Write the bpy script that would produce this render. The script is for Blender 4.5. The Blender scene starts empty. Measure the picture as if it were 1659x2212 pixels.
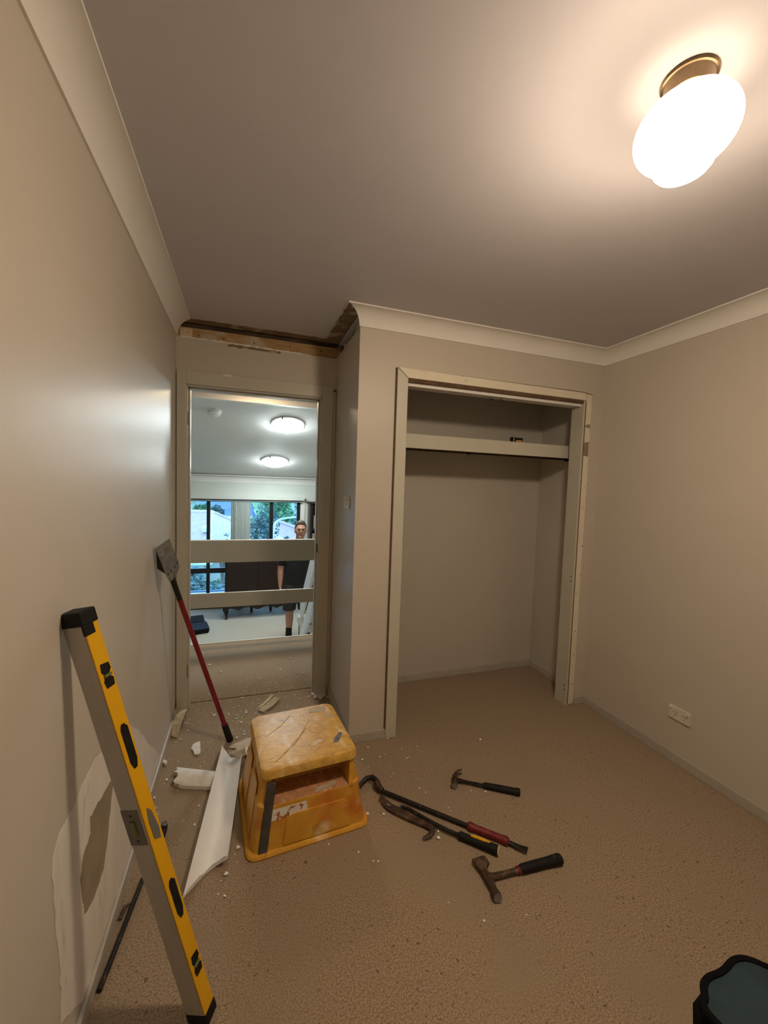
import bpy, bmesh, math, random
from mathutils import Vector, Matrix, noise
random.seed(7)
SC = bpy.context.scene
COL = SC.collection
# ------------------------------------------------------------------ camera
CAM = Vector((0.4009, 0.1228, 1.4638)); FPX = 879.4
RX = Vector((0.9467, -0.3203, 0.0330)); RF = Vector((0.3218, 0.9448, -0.0615)); RU = Vector((-0.0115, 0.0689, 0.9976))
cam = bpy.data.cameras.new('camera'); camo = bpy.data.objects.new('camera', cam); COL.objects.link(camo)
M3 = Matrix((RX, RU, -RF)).transposed()
camo.matrix_world = Matrix.Translation(CAM) @ M3.to_4x4()
cam.sensor_fit = 'HORIZONTAL'; cam.sensor_width = 36.0; cam.lens = 36.0*FPX/1659.0
cam.clip_start = 0.01; cam.clip_end = 500
SC.camera = camo
# ------------------------------------------------------------------ world, exposure
SKY = 4.0
w = bpy.data.worlds.new('world'); SC.world = w; w.use_nodes = True
bg = w.node_tree.nodes['Background']; bg.inputs[0].default_value = (0.27, 0.58, 1.0, 1); bg.inputs[1].default_value = SKY
vs = SC.view_settings
vs.view_transform = 'Standard'; vs.look = 'None'; vs.gamma = 1.0; vs.use_curve_mapping = False; vs.exposure = 0.24
LAMP_L = 225.0          # bedroom lamp shade radiance
OYSTER_L = 62.0         # living room lamps
HALL_L = 75.0

# ------------------------------------------------------------------ materials
def mat(name, col, rough=0.6, col2=None, scale=20.0, detail=4.0, bump=0.0, bscale=200.0, metal=0.0, spec=0.4,
        ramp=(0.35, 0.65), stretch=(1, 1, 1), sheen=0.0, distort=0.0):
    m = bpy.data.materials.new(name); m.use_nodes = True
    nt = m.node_tree; b = nt.nodes['Principled BSDF']
    b.inputs['Roughness'].default_value = rough; b.inputs['Metallic'].default_value = metal
    b.inputs['Specular IOR Level'].default_value = spec
    if sheen: b.inputs['Sheen Weight'].default_value = sheen
    tc = nt.nodes.new('ShaderNodeTexCoord'); mp = nt.nodes.new('ShaderNodeMapping')
    mp.inputs['Scale'].default_value = stretch
    nt.links.new(tc.outputs['Object'], mp.inputs['Vector'])
    if col2 is None: col2 = tuple(c*0.93 for c in col)
    n = nt.nodes.new('ShaderNodeTexNoise'); n.inputs['Scale'].default_value = scale; n.inputs['Detail'].default_value = detail
    n.inputs['Distortion'].default_value = distort
    nt.links.new(mp.outputs['Vector'], n.inputs['Vector'])
    r = nt.nodes.new('ShaderNodeValToRGB')
    r.color_ramp.elements[0].position = ramp[0]; r.color_ramp.elements[1].position = ramp[1]
    r.color_ramp.elements[0].color = (*col2, 1); r.color_ramp.elements[1].color = (*col, 1)
    nt.links.new(n.outputs['Fac'], r.inputs['Fac']); nt.links.new(r.outputs['Color'], b.inputs['Base Color'])
    if bump:
        n2 = nt.nodes.new('ShaderNodeTexNoise'); n2.inputs['Scale'].default_value = bscale; n2.inputs['Detail'].default_value = 3
        nt.links.new(mp.outputs['Vector'], n2.inputs['Vector'])
        bp = nt.nodes.new('ShaderNodeBump'); bp.inputs['Strength'].default_value = bump; bp.inputs['Distance'].default_value = 0.004
        nt.links.new(n2.outputs['Fac'], bp.inputs['Height']); nt.links.new(bp.outputs['Normal'], b.inputs['Normal'])
    return m
def layer(m, col, scale, lo, hi, detail=6, stretch=(1, 1, 1), seed=0.0):
    """one more noise-masked colour (stains, flecks) over a material's base colour"""
    nt = m.node_tree; b = nt.nodes['Principled BSDF']
    old = b.inputs['Base Color'].links[0].from_socket
    tc = nt.nodes.new('ShaderNodeTexCoord'); mp = nt.nodes.new('ShaderNodeMapping')
    mp.inputs['Scale'].default_value = stretch; mp.inputs['Location'].default_value = (seed, seed*1.7, seed*.6)
    nt.links.new(tc.outputs['Object'], mp.inputs['Vector'])
    n = nt.nodes.new('ShaderNodeTexNoise'); n.inputs['Scale'].default_value = scale; n.inputs['Detail'].default_value = detail
    nt.links.new(mp.outputs['Vector'], n.inputs['Vector'])
    r = nt.nodes.new('ShaderNodeValToRGB'); r.color_ramp.elements[0].position = lo; r.color_ramp.elements[1].position = hi
    nt.links.new(n.outputs['Fac'], r.inputs['Fac'])
    mx = nt.nodes.new('ShaderNodeMix'); mx.data_type = 'RGBA'
    nt.links.new(r.outputs['Color'], mx.inputs[0]); nt.links.new(old, mx.inputs[6]); mx.inputs[7].default_value = (*col, 1)
    nt.links.new(mx.outputs[2], b.inputs['Base Color'])
    return m
def emit(name, col, strength, base=(0.9, 0.9, 0.88)):
    m = mat(name, base, 0.3)
    b = m.node_tree.nodes['Principled BSDF']
    b.inputs['Emission Color'].default_value = (*col, 1); b.inputs['Emission Strength'].default_value = strength
    return m
def glassmat():
    m = bpy.data.materials.new('window_glass'); m.use_nodes = True; nt = m.node_tree
    nt.nodes.remove(nt.nodes['Principled BSDF'])
    out = nt.nodes['Material Output']; tr = nt.nodes.new('ShaderNodeBsdfTransparent'); gl = nt.nodes.new('ShaderNodeBsdfGlossy')
    gl.inputs['Roughness'].default_value = 0.02; tr.inputs[0].default_value = (0.93, 0.97, 0.97, 1)
    fr = nt.nodes.new('ShaderNodeFresnel'); fr.inputs['IOR'].default_value = 1.45
    mx = nt.nodes.new('ShaderNodeMixShader')
    nt.links.new(fr.outputs[0], mx.inputs[0]); nt.links.new(tr.outputs[0], mx.inputs[1]); nt.links.new(gl.outputs[0], mx.inputs[2])
    nt.links.new(mx.outputs[0], out.inputs['Surface'])
    return m
M = {}
M['wall'] = mat('wall_paint', (0.575, 0.525, 0.455), 0.42, (0.56, 0.51, 0.44), 3, bump=0.06, bscale=420, spec=0.35)
M['wall_cool'] = mat('living_wall_paint', (0.66, 0.68, 0.62), 0.6, (0.64, 0.66, 0.60), 3, bump=0.05, bscale=400)
M['closet'] = mat('closet_wall_paint', (0.55, 0.52, 0.46), 0.55, (0.53, 0.50, 0.44), 4, bump=0.05, bscale=400)
M['ceiling'] = mat('ceiling_paint', (0.605, 0.585, 0.625), 0.75, (0.59, 0.57, 0.61), 4, bump=0.05, bscale=500)
M['cornice'] = mat('cornice_white', (0.82, 0.80, 0.765), 0.6, (0.80, 0.78, 0.745), 6, bump=0.04, bscale=300)
M['trim'] = mat('trim_paint', (0.56, 0.54, 0.46), 0.35, (0.54, 0.52, 0.44), 8, bump=0.03, bscale=200)
M['trim_cream'] = layer(mat('cream_trim', (0.78, 0.72, 0.58), 0.45, (0.74, 0.68, 0.55), 12), (0.30, 0.25, 0.18), 46, 0.70, 0.74)
M['skirting'] = layer(mat('skirting_paint', (0.47, 0.44, 0.39), 0.4, (0.43, 0.40, 0.35), 10), (0.25, 0.22, 0.18), 30, 0.66, 0.78, stretch=(1, 1, 3))
M['carpet'] = layer(layer(mat('carpet', (0.41, 0.31, 0.215), 0.95, (0.225, 0.165, 0.11), 190, 6, bump=0.4, bscale=330, spec=0.05, sheen=0.15, ramp=(0.38, 0.62)),
    (0.14, 0.098, 0.062), 62, 0.63, 0.70, 5), (0.30, 0.235, 0.16), 3.0, 0.45, 0.75, 3)
M['carpet_living'] = mat('living_carpet', (0.50, 0.46, 0.38), 0.95, (0.40, 0.365, 0.30), 60, 4, bump=0.5, bscale=150, spec=0.05)
M['rawboard'] = layer(mat('raw_plasterboard_paper', (0.30, 0.215, 0.135), 0.9, (0.20, 0.14, 0.09), 18, bump=0.2), (0.46, 0.38, 0.28), 9, 0.56, 0.66)
M['pine'] = layer(mat('pine_timber', (0.50, 0.33, 0.15), 0.7, (0.40, 0.25, 0.11), 8, 5, stretch=(1, 6, 12), bump=0.1), (0.55, 0.46, 0.34), 5, 0.58, 0.66)
M['pine_shaded'] = mat('shaded_timber', (0.12, 0.08, 0.05), 0.85, (0.05, 0.033, 0.022), 9, 5, stretch=(1, 1, 6))  # darker copy of the pine, shade of the gap and cavity put into colour
M['void'] = mat('roof_void_dark', (0.06, 0.045, 0.03), 0.95, (0.03, 0.022, 0.015), 14)  # dark tone stands in for the unlit roof void
M['gap'] = mat('dark_gap_timber', (0.15, 0.09, 0.055), 0.9, (0.10, 0.06, 0.035), 30)
M['plaster'] = layer(mat('plaster_white', (0.80, 0.78, 0.74), 0.85, (0.70, 0.68, 0.63), 22, 5, bump=0.35, bscale=80), (0.5, 0.44, 0.34), 14, 0.62, 0.78)
M['offcut'] = mat('cornice_offcut_white', (0.90, 0.90, 0.90), 0.55, (0.86, 0.86, 0.86), 10, bump=0.08, bscale=60)
M['paper'] = mat('torn_paper', (0.58, 0.50, 0.38), 0.9, (0.42, 0.35, 0.25), 24, bump=0.3, bscale=60)
M['skim'] = layer(mat('skim_plaster', (0.80, 0.75, 0.70), 0.7, (0.68, 0.635, 0.575), 5, 6, stretch=(1, 3, 1), ramp=(0.3, 0.7), bump=0.1, bscale=60), (0.48, 0.43, 0.35), 4, 0.62, 0.75, stretch=(1, 4, 1))
M['bareboard'] = mat('bare_wall_patch', (0.33, 0.27, 0.185), 0.8, (0.27, 0.215, 0.145), 9, bump=0.1, bscale=50)
M['yellow_plastic'] = layer(layer(layer(mat('yellow_plastic', (0.72, 0.40, 0.055), 0.42, (0.60, 0.30, 0.03), 7, 5, bump=0.12, bscale=60),
    (0.56, 0.16, 0.02), 6, 0.50, 0.70), (0.16, 0.09, 0.04), 13, 0.62, 0.76, 8), (0.78, 0.60, 0.32), 9, 0.62, 0.80, 8, seed=3.1)
M['stool_top'] = layer(layer(mat('worn_yellow_tread', (0.70, 0.42, 0.085), 0.38, (0.52, 0.29, 0.06), 22, 8, bump=0.35, bscale=45, stretch=(1, 2, 1), distort=0.6),
    (0.78, 0.62, 0.36), 11, 0.55, 0.72, 8, stretch=(2, 1, 1)), (0.23, 0.15, 0.07), 26, 0.64, 0.76, 8, seed=2.0)
M['stool_pink'] = layer(mat('worn_step_plastic', (0.60, 0.30, 0.15), 0.6, (0.45, 0.23, 0.10), 30, 6, bump=0.3, bscale=90), (0.66, 0.50, 0.36), 60, 0.58, 0.7)
M['grey_strip'] = layer(mat('dark_grey_rubber', (0.085, 0.08, 0.075), 0.55, (0.05, 0.047, 0.045), 30), (0.45, 0.40, 0.33), 34, 0.68, 0.74)
M['sticker'] = layer(mat('worn_white_sticker', (0.78, 0.75, 0.68), 0.6, (0.70, 0.66, 0.58), 30), (0.42, 0.13, 0.04), 40, 0.55, 0.60)
M['grip_patch'] = mat('black_grit_patch', (0.07, 0.065, 0.06), 0.7, (0.25, 0.24, 0.22), 60)
M['smear'] = mat('pale_plaster_smear', (0.76, 0.66, 0.52), 0.8, (0.62, 0.46, 0.28), 50)
M['black_rubber'] = mat('black_rubber', (0.010, 0.010, 0.010), 0.62, (0.015, 0.015, 0.015), 40, bump=0.1, bscale=150, spec=0.18)
M['black_steel'] = layer(mat('black_steel', (0.022, 0.02, 0.019), 0.42, (0.035, 0.03, 0.027), 30, metal=0.6, bump=0.1), (0.13, 0.10, 0.08), 40, 0.6, 0.75)
M['rust_steel'] = layer(mat('rusty_steel', (0.10, 0.065, 0.045), 0.55, (0.055, 0.035, 0.025), 40, 6, metal=0.5, bump=0.2), (0.19, 0.115, 0.07), 25, 0.55, 0.7)
M['bare_steel'] = mat('worn_steel', (0.42, 0.43, 0.45), 0.38, (0.24, 0.24, 0.25), 26, metal=0.8, bump=0.1)
M['galv'] = layer(mat('scratched_steel_plate', (0.25, 0.25, 0.235), 0.5, (0.17, 0.165, 0.155), 22, 6, metal=0.35, bump=0.15, bscale=60), (0.42, 0.40, 0.36), 40, 0.62, 0.72)
M['red_grip'] = layer(mat('red_grip', (0.22, 0.02, 0.025), 0.5, (0.14, 0.012, 0.016), 40, bump=0.2, bscale=120), (0.04, 0.012, 0.012), 30, 0.55, 0.7)
M['red_pole'] = mat('red_paint', (0.24, 0.012, 0.018), 0.35, (0.17, 0.008, 0.012), 12, stretch=(3, 3, 1))
M['yellow_bright'] = mat('yellow_level_paint', (0.80, 0.44, 0.008), 0.42, (0.76, 0.40, 0.006), 6)
M['silver'] = mat('anodised_aluminium', (0.47, 0.45, 0.41), 0.5, (0.43, 0.41, 0.37), 6, metal=0.25, stretch=(6, 6, 1))
M['level_grey'] = mat('grey_bracket', (0.16, 0.15, 0.135), 0.5)
M['vial'] = mat('green_vial', (0.13, 0.17, 0.05), 0.1, spec=0.8)
M['brass'] = mat('aged_brass', (0.35, 0.25, 0.15), 0.28, (0.22, 0.15, 0.09), 14, metal=0.9)
def lampmat(nm='opal_lamp_glass', col=(1.0, 0.785, 0.555), L=LAMP_L, lo=5.0, z0=0.12, z1=-0.85, bot=0.62):
    m = emit(nm, col, L); nt = m.node_tree; b = nt.nodes['Principled BSDF']
    g = nt.nodes.new('ShaderNodeNewGeometry'); sx = nt.nodes.new('ShaderNodeSeparateXYZ'); mr = nt.nodes.new('ShaderNodeMapRange')
    nt.links.new(g.outputs['Normal'], sx.inputs[0]); nt.links.new(sx.outputs['Z'], mr.inputs['Value']); mr.interpolation_type = 'SMOOTHSTEP'
    mr.inputs['From Min'].default_value = z0; mr.inputs['From Max'].default_value = z1
    mr.inputs['To Min'].default_value = lo; mr.inputs['To Max'].default_value = L
    m2 = nt.nodes.new('ShaderNodeMapRange'); nt.links.new(sx.outputs['Z'], m2.inputs['Value']); m2.inputs['From Min'].default_value = -0.45; m2.inputs['From Max'].default_value = -1.0
    m2.inputs['To Min'].default_value = 1.0; m2.inputs['To Max'].default_value = bot
    mu = nt.nodes.new('ShaderNodeMath'); mu.operation = 'MULTIPLY'; nt.links.new(mr.outputs[0], mu.inputs[0]); nt.links.new(m2.outputs[0], mu.inputs[1])
    nt.links.new(mu.outputs[0], b.inputs['Emission Strength'])      # emission set by normal, dimmed upward to soften the ceiling hotspot
    return m
M['lamp'] = lampmat()
M['oyster'] = lampmat('oyster_glass', (0.84, 0.97, 1.0), OYSTER_L, 1.6, -0.35, -0.8, 1.0)
M['hall_lamp'] = emit('hall_lamp_glass', (1.0, 0.74, 0.44), HALL_L)
M['white_plastic'] = mat('cream_plastic', (0.72, 0.66, 0.56), 0.35)
M['white_pl2'] = mat('white_plastic', (0.80, 0.82, 0.83), 0.4)
M['slot'] = mat('dark_slot', (0.03, 0.022, 0.015), 0.8)
M['rail_white'] = mat('painted_rail', (0.60, 0.57, 0.47), 0.45, (0.57, 0.54, 0.44), 4)
M['rail_cool'] = mat('painted_stair_rail', (0.74, 0.74, 0.70), 0.45, (0.70, 0.70, 0.66), 4)
M['frame_black'] = mat('black_aluminium', (0.012, 0.010, 0.010), 0.4)
M['glass'] = glassmat()
M['blind'] = mat('blind_fabric', (0.42, 0.46, 0.43), 0.8, (0.37, 0.41, 0.38), 8, stretch=(8, 1, 1))
M['dark_wood'] = mat('dark_cabinet_wood', (0.028, 0.011, 0.007), 0.4, (0.016, 0.007, 0.005), 9, 5, stretch=(1, 1, 8))
M['case_black'] = mat('black_case_plastic', (0.010, 0.010, 0.011), 0.75, bump=0.1, spec=0.15)
M['skin'] = mat('skin', (0.50, 0.27, 0.19), 0.5, (0.44, 0.22, 0.15), 30, bump=0.05)
M['hair'] = mat('brown_hair', (0.10, 0.065, 0.04), 0.6, (0.05, 0.032, 0.02), 90, 5, bump=0.6, bscale=120, stretch=(1, 1, .3))
M['shirt'] = mat('black_polo', (0.010, 0.011, 0.013), 0.8, (0.016, 0.017, 0.02), 20, bump=0.3, bscale=30)
M['shorts'] = mat('charcoal_shorts', (0.035, 0.035, 0.036), 0.85, (0.025, 0.025, 0.026), 30)
M['sock'] = mat('black_sock', (0.012, 0.012, 0.014), 0.9)
M['shoe'] = mat('tan_boot', (0.16, 0.10, 0.06), 0.7, (0.11, 0.07, 0.04), 20)
M['eye'] = mat('eye', (0.03, 0.025, 0.02), 0.2)
M['lip'] = mat('lip', (0.40, 0.15, 0.12), 0.5)
M['cream_fabric'] = mat('cream_upholstery', (0.66, 0.62, 0.54), 0.85, (0.60, 0.56, 0.48), 20, bump=0.2)
M['bag_black'] = mat('black_bag_fabric', (0.004, 0.004, 0.005), 0.9, (0.007, 0.007, 0.008), 30, bump=0.3, bscale=200, spec=0.08)
M['bag_teal'] = mat('dark_teal_bag_fabric', (0.026, 0.055, 0.068), 0.8, (0.014, 0.032, 0.040), 7, bump=0.2, bscale=160)
M['webbing'] = mat('tan_webbing', (0.45, 0.30, 0.16), 0.8)
M['book_red'] = mat('red_cover', (0.35, 0.04, 0.04), 0.6)
M['book_cream'] = mat('cream_cover', (0.55, 0.50, 0.42), 0.6)
M['book_grey'] = mat('grey_cover', (0.25, 0.24, 0.25), 0.6)
M['roof_pink'] = mat('pink_roof_tiles', (0.62, 0.40, 0.40), 0.8, (0.54, 0.34, 0.35), 4, 5)
M['roof_pink_lit'] = mat('pink_roof_tiles_lit', (0.86, 0.64, 0.56), 0.8, (0.70, 0.48, 0.42), 5, 5)  # paler copy of the pink tiles, light on the hip face put into colour
M['roof_grey'] = mat('slate_blue_roof', (0.20, 0.26, 0.36), 0.8, (0.13, 0.18, 0.28), 0.8, 5, stretch=(.4, 3, 1))
M['house_wall'] = mat('rendered_house_wall', (0.72, 0.70, 0.64), 0.8)
M['gutter'] = mat('pale_gutter', (0.85, 0.86, 0.84), 0.6)
M['leaf'] = mat('grey_green_leaves', (0.17, 0.27, 0.24), 0.7, (0.07, 0.12, 0.12), 3, 3)
M['leaf2'] = mat('bright_green_leaves', (0.17, 0.36, 0.16), 0.7, (0.07, 0.16, 0.08), 3, 3)
M['bark'] = mat('bark', (0.14, 0.11, 0.09), 0.9)
M['grass'] = mat('lawn', (0.22, 0.34, 0.15), 0.95, (0.12, 0.22, 0.09), 0.5, 6)
M['road'] = mat('pale_road', (0.58, 0.56, 0.60), 0.9, (0.50, 0.48, 0.53), 2)
M['concrete'] = mat('concrete_kerb', (0.78, 0.80, 0.80), 0.9)
M['lamp_post'] = mat('galvanised_lamp_post', (0.62, 0.68, 0.72), 0.4, metal=0.3)
M['pencil'] = mat('scuff', (0.26, 0.22, 0.16), 0.8)

# ------------------------------------------------------------------ mesh builder
class MB:
    def __init__(s): s.v = []; s.f = []
    def add(s, vs, fs):
        o = len(s.v); s.v += [tuple(v) for v in vs]; s.f += [tuple(i+o for i in f) for f in fs]; return s
    def box(s, x0, x1, y0, y1, z0, z1):
        v = [(x, y, z) for z in (z0, z1) for y in (y0, y1) for x in (x0, x1)]
        return s.add(v, [(0, 2, 3, 1), (4, 5, 7, 6), (0, 1, 5, 4), (2, 6, 7, 3), (0, 4, 6, 2), (1, 3, 7, 5)])
    def loft(s, rings, cap=True, closed=True):
        n = len(rings[0]); v = [p for r in rings for p in r]; f = []
        for i in range(len(rings)-1):
            for j in range(n if closed else n-1):
                k = (j+1) % n
                f.append((i*n+j, i*n+k, (i+1)*n+k, (i+1)*n+j))
        if cap: f.append(tuple(range(n-1, -1, -1))); f.append(tuple((len(rings)-1)*n+j for j in range(n)))
        return s.add(v, f)
    def prism(s, poly, d):
        """flat polygon (3d points) pushed along vector d"""
        d = Vector(d); return s.loft([[Vector(p) for p in poly], [Vector(p)+d for p in poly]])
    def tube(s, pts, rad, n=10, flat=None, up=None):
        pts = [Vector(p) for p in pts]
        if not isinstance(rad, (list, tuple)): rad = [rad]*len(pts)
        rings = []; u = None
        for i, p in enumerate(pts):
            t = (pts[min(i+1, len(pts)-1)]-pts[max(i-1, 0)]).normalized()
            if u is None:
                a = Vector(up) if up else (Vector((0, 0, 1)) if abs(t.z) < .9 else Vector((1, 0, 0)))
                u = (a-t*a.dot(t)).normalized()
            else: u = (u-t*u.dot(t)).normalized()
            vv = t.cross(u); r = rad[i]; ru, rv = r if isinstance(r, tuple) else (r, r)
            rings.append([p+u*ru*math.sin(2*math.pi*j/n)+vv*rv*math.cos(2*math.pi*j/n) for j in range(n)])
        return s.loft(rings)
    def lathe(s, prof, n=32, c=(0, 0, 0)):
        rings = [[(c[0]+max(r, 1e-5)*math.cos(2*math.pi*j/n), c[1]+max(r, 1e-5)*math.sin(2*math.pi*j/n), c[2]+z) for j in range(n)] for r, z in prof]
        return s.loft(rings)
    def build(s, name, m, parent=None, smooth=False, bevel=0.0, seg=2, xf=None):
        me = bpy.data.meshes.new(name)
        vs = [xf @ Vector(v) for v in s.v] if xf else s.v
        me.from_pydata(vs, [], s.f); me.update()
        bm = bmesh.new(); bm.from_mesh(me)
        bmesh.ops.recalc_face_normals(bm, faces=bm.faces)
        if bevel:
            es = [e for e in bm.edges if len(e.link_faces) == 2 and e.calc_face_angle(0) > 0.5]
            bmesh.ops.bevel(bm, geom=es, offset=bevel, segments=seg, profile=0.6, affect='EDGES', clamp_overlap=True)
        bm.to_mesh(me); bm.free()
        if smooth:
            for p in me.polygons: p.use_smooth = True
            try: me.set_sharp_from_angle(angle=math.radians(38))
            except Exception: pass
        me.materials.append(M[m] if isinstance(m, str) else m)
        o = bpy.data.objects.new(name, me); COL.objects.link(o)
        if parent is not None: o.parent = parent
        return o
def B(*a): return MB().box(*a)
def tag(o, label=None, cat=None, group=None, kind=None):
    if label: o['label'] = label
    if cat: o['category'] = cat
    if group: o['group'] = group
    if kind: o['kind'] = kind
    return o
def thing(name, loc, label, cat, group=None, rz=0.0):
    o = bpy.data.objects.new(name, None); COL.objects.link(o); o.empty_display_size = 0.05
    o.location = loc; o.rotation_euler = (0, 0, rz)
    return tag(o, label, cat, group)
def struct(o, label=None, cat=None): return tag(o, label, cat, kind='structure')
def clone(o, parent=None):
    c = o.copy(); COL.objects.link(c); c.parent = parent
    for ch in o.children: clone(ch, c)
    return c
def fl(u, v, z=0.0):
    """point of the plane at height z seen at photo position (u, v)"""
    d = RX*((u-829.5)/FPX)+RF-RU*((v-1106)/FPX)
    return CAM+d*((z-CAM.z)/d.z)
def rr(x0, x1, y0, y1, r, z, n=4):
    pts = []
    for cx, cy, a0 in ((x1-r, y1-r, 0), (x0+r, y1-r, 90), (x0+r, y0+r, 180), (x1-r, y0+r, 270)):
        for i in range(n+1):
            a = math.radians(a0+90*i/n); pts.append((cx+r*math.cos(a), cy+r*math.sin(a), z))
    return pts
def ragged(a, b, n, amp, perp, rnd):
    a = Vector(a); b = Vector(b); perp = Vector(perp)
    return [a.lerp(b, i/n)+perp*(rnd.uniform(-amp, amp) if 0 < i < n else 0) for i in range(n+1)]

# ------------------------------------------------------------------ room shell
XN, YC, XR, YD, H, CO, BH, BT = 0.970, 2.287, 2.661, 2.866, 2.40, 0.085, 0.054, 0.012
YR = -1.15            # wall behind the camera
T = 0.10
YH = 4.02             # edge of the upper hall floor
ZL = -0.85            # sunken living room floor
YF = 8.0              # far living room wall
struct(B(-T, XR+T, YR-T, YD+T+.02, -0.12, 0).build('floor', 'carpet'), 'brown flecked bedroom carpet under the tools and stool', 'floor')
wl = struct(B(-T, 0, YR-T, YD+T, 0, H+.03).build('wall_left', 'wall'), 'beige wall with the yellow level leaning on it', 'wall')
struct(B(XR, XR+T, YR-T, YC+T, 0, H+.03).build('wall_right', 'wall'), 'beige wall holding the double power outlet', 'wall')
struct(B(0, XR, YR-T, YR, 0, H).build('wall_rear', 'wall'), 'beige bedroom wall facing the wardrobe', 'wall')
# wall with wardrobe opening
CX0, CX1, CZ = 1.25, 2.502, 2.068
m = MB(); m.box(XN, CX0-.012, YC, YC+T, 0, 2.312); m.box(XN+.012, CX0-.012, YC+.0004, YC+T, 2.312, 2.40); m.box(CX1+.012, XR, YC, YC+T, 0, H); m.box(CX0-.012, CX1+.012, YC, YC+T, CZ+.012, H)
struct(m.build('wall_wardrobe', 'wall'), 'beige wall around the open wardrobe', 'wall')
# side of the door recess: plaster stops short under the ceiling, where the cornice came off
m = MB(); m.box(XN, XN+.010, YC+T, YD, 0, 2.312); m.box(XN+.010, XN+.085, YC+T, YD+T, 0, 2.306)
wnib = struct(m.build('wall_recess', 'wall'), 'narrow beige return wall with light switch beside the doorway', 'wall')
m = MB(); m.box(-.01, .045, YD, YD+T, 0, 2.10); m.box(.885, XN, YD, YD+T, 0, 2.10); m.box(-.01, XN, YD, YD+T, 2.046, 2.300)
wdoor = struct(m.build('wall_door', 'wall'), 'beige wall above and beside the doorway, torn along its top', 'wall')
rnd = random.Random(3)
top = ragged((0.0, YD-.001, 2.322), (XN, YD-.001, 2.306), 46, .004, (0, 0, 1), rnd)
MB().prism([(XN, YD-.001, 2.298), (0, YD-.001, 2.298)]+top, (0, .012, 0)).build('plaster_edge', 'wall', wdoor)
lo = ragged((.03, YD-.0025, 2.314), (.74, YD-.0025, 2.304), 40, .0025, (0, 0, 1), rnd); hi = ragged((.03, YD-.0025, 2.322), (.74, YD-.0025, 2.312), 40, .0035, (0, 0, 1), rnd)
MB().prism(lo+hi[::-1], (0, .004, 0)).build('torn_paper_edge', 'cornice', wdoor)
lo = ragged((.28, YD-.0018, 2.295), (.60, YD-.0018, 2.292), 20, .004, (0, 0, 1), rnd)
MB().prism([(.30, YD-.0018, 2.312), (.60, YD-.0018, 2.306)]+lo[::-1], (0, .003, 0)).build('bare_plaster_chip', 'rawboard', wdoor)
topn = ragged((XN+.001, YC, 2.318), (XN+.001, YD, 2.314), 30, .005, (0, 0, 1), rnd)
MB().prism([(XN-.0005, YD, 2.30), (XN-.0005, YC+.001, 2.30)]+[p-Vector((.0015, 0, 0)) for p in topn], (.010, 0, 0)).build('plaster_edge', 'wall', wnib)
# exposed timber framing
fr = struct(B(-.02, XN+.02, YD+.014, YD+.088, 2.296, 2.380).build('top_plate_door', 'pine'), 'bare pine top plate exposed above the doorway', 'timber')
fr.name = 'trim_1'
for x in (.12, .26, .44, .66, .86):
    MB().lathe([(0, 0), (.004, 0), (.004, .003), (0, .003)], 8).build('nail_head', 'slot', fr, xf=Matrix.Translation((x, YD+.0135, 2.345+.006*math.sin(x*40))) @ Matrix.Rotation(math.pi/2, 4, 'X'))
B(-.02, XN+.02, YD+.030, YD+.09, 2.380, 2.46).build('upper_plate', 'pine_shaded', fr)  # fills the gap over the plate, its shade painted as darker pine
B(.02, .085, YD+.0125, YD+.015, 2.322, 2.372).build('plaster_smear', 'smear', fr)
fr2 = struct(B(XN+.030, XN+.085, YC+.02, YD+.014, 2.30, 2.350).build('trim_2', 'pine_shaded'), 'timber plate with cavity shade in its colour along the recess side', 'timber')
for y, mm in ((2.42, 'smear'), (2.53, 'leaf2'), (2.60, 'pine'), (2.72, 'smear'), (2.80, 'pine_shaded')):
    MB().tube([(XN+.02, y, 2.352), (XN+.035, y+.02, 2.362), (XN+.03, y+.05, 2.356)], .010, 7).build('debris_lump', mm, fr2, smooth=True)
B(XN-.004, XN+.03, YD-.02, YD+.014, 2.300, 2.385).build('broken_plaster_corner', 'rawboard', fr2, bevel=.004)
# ceiling: painted sheet with a ragged edge, unpainted board beyond it
rnd = random.Random(5)
e1 = ragged((XN-CO+.004, YC-CO, H), (XN-CO-.004, YD-CO-.002, H), 34, .0055, (1, 0, 0), rnd)
e2 = ragged((XN-CO-.004, YD-CO-.002, H), (CO*.2, YD-CO+.004, H), 44, .0045, (0, 1, 0), rnd)
outline = [Vector((-.05, YR-T, H)), Vector((XR+T, YR-T, H)), Vector((XR+T, YC-.01, H)), Vector((XN-CO+.03, YC-.01, H))]
outline += [Vector((XN-CO+.03, YC-CO+.002, H))]+e1+e2[1:]+[Vector((-.05, YD-CO+.004, H))]
cl = struct(MB().prism(outline, (0, 0, .005)).build('ceiling', 'ceiling'), 'off-white bedroom ceiling with torn edge over the door recess', 'ceiling')
B(-.05, XN+.004, YC-.12, YD+.004, H+.005, H+.016).build('unpainted_board', 'rawboard', cl)
B(XN+.0, XR+T, YC-.03, YC+.05, H+.004, H+.012).build('board_edge', 'rawboard', cl)
# unseen dark cap added above the rooms to close the void against sky light
struct(B(-T, XR+1.0, YR-T, 5.1, 2.52, 2.56).build('void_cap', 'void'), 'added dark cap closing the roof void over the rooms', 'roof space')
struct(MB().box(-T, 0, YR-T, YD+T, H+.03, 2.53).box(XR, XR+T, YR-T, YC+.72, H+.03, 2.53).box(-T, XR+T, YR-T, YR, H, 2.53).build('void_sides', 'void'), 'added dark sides closing the roof void above the walls', 'roof space')
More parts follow.
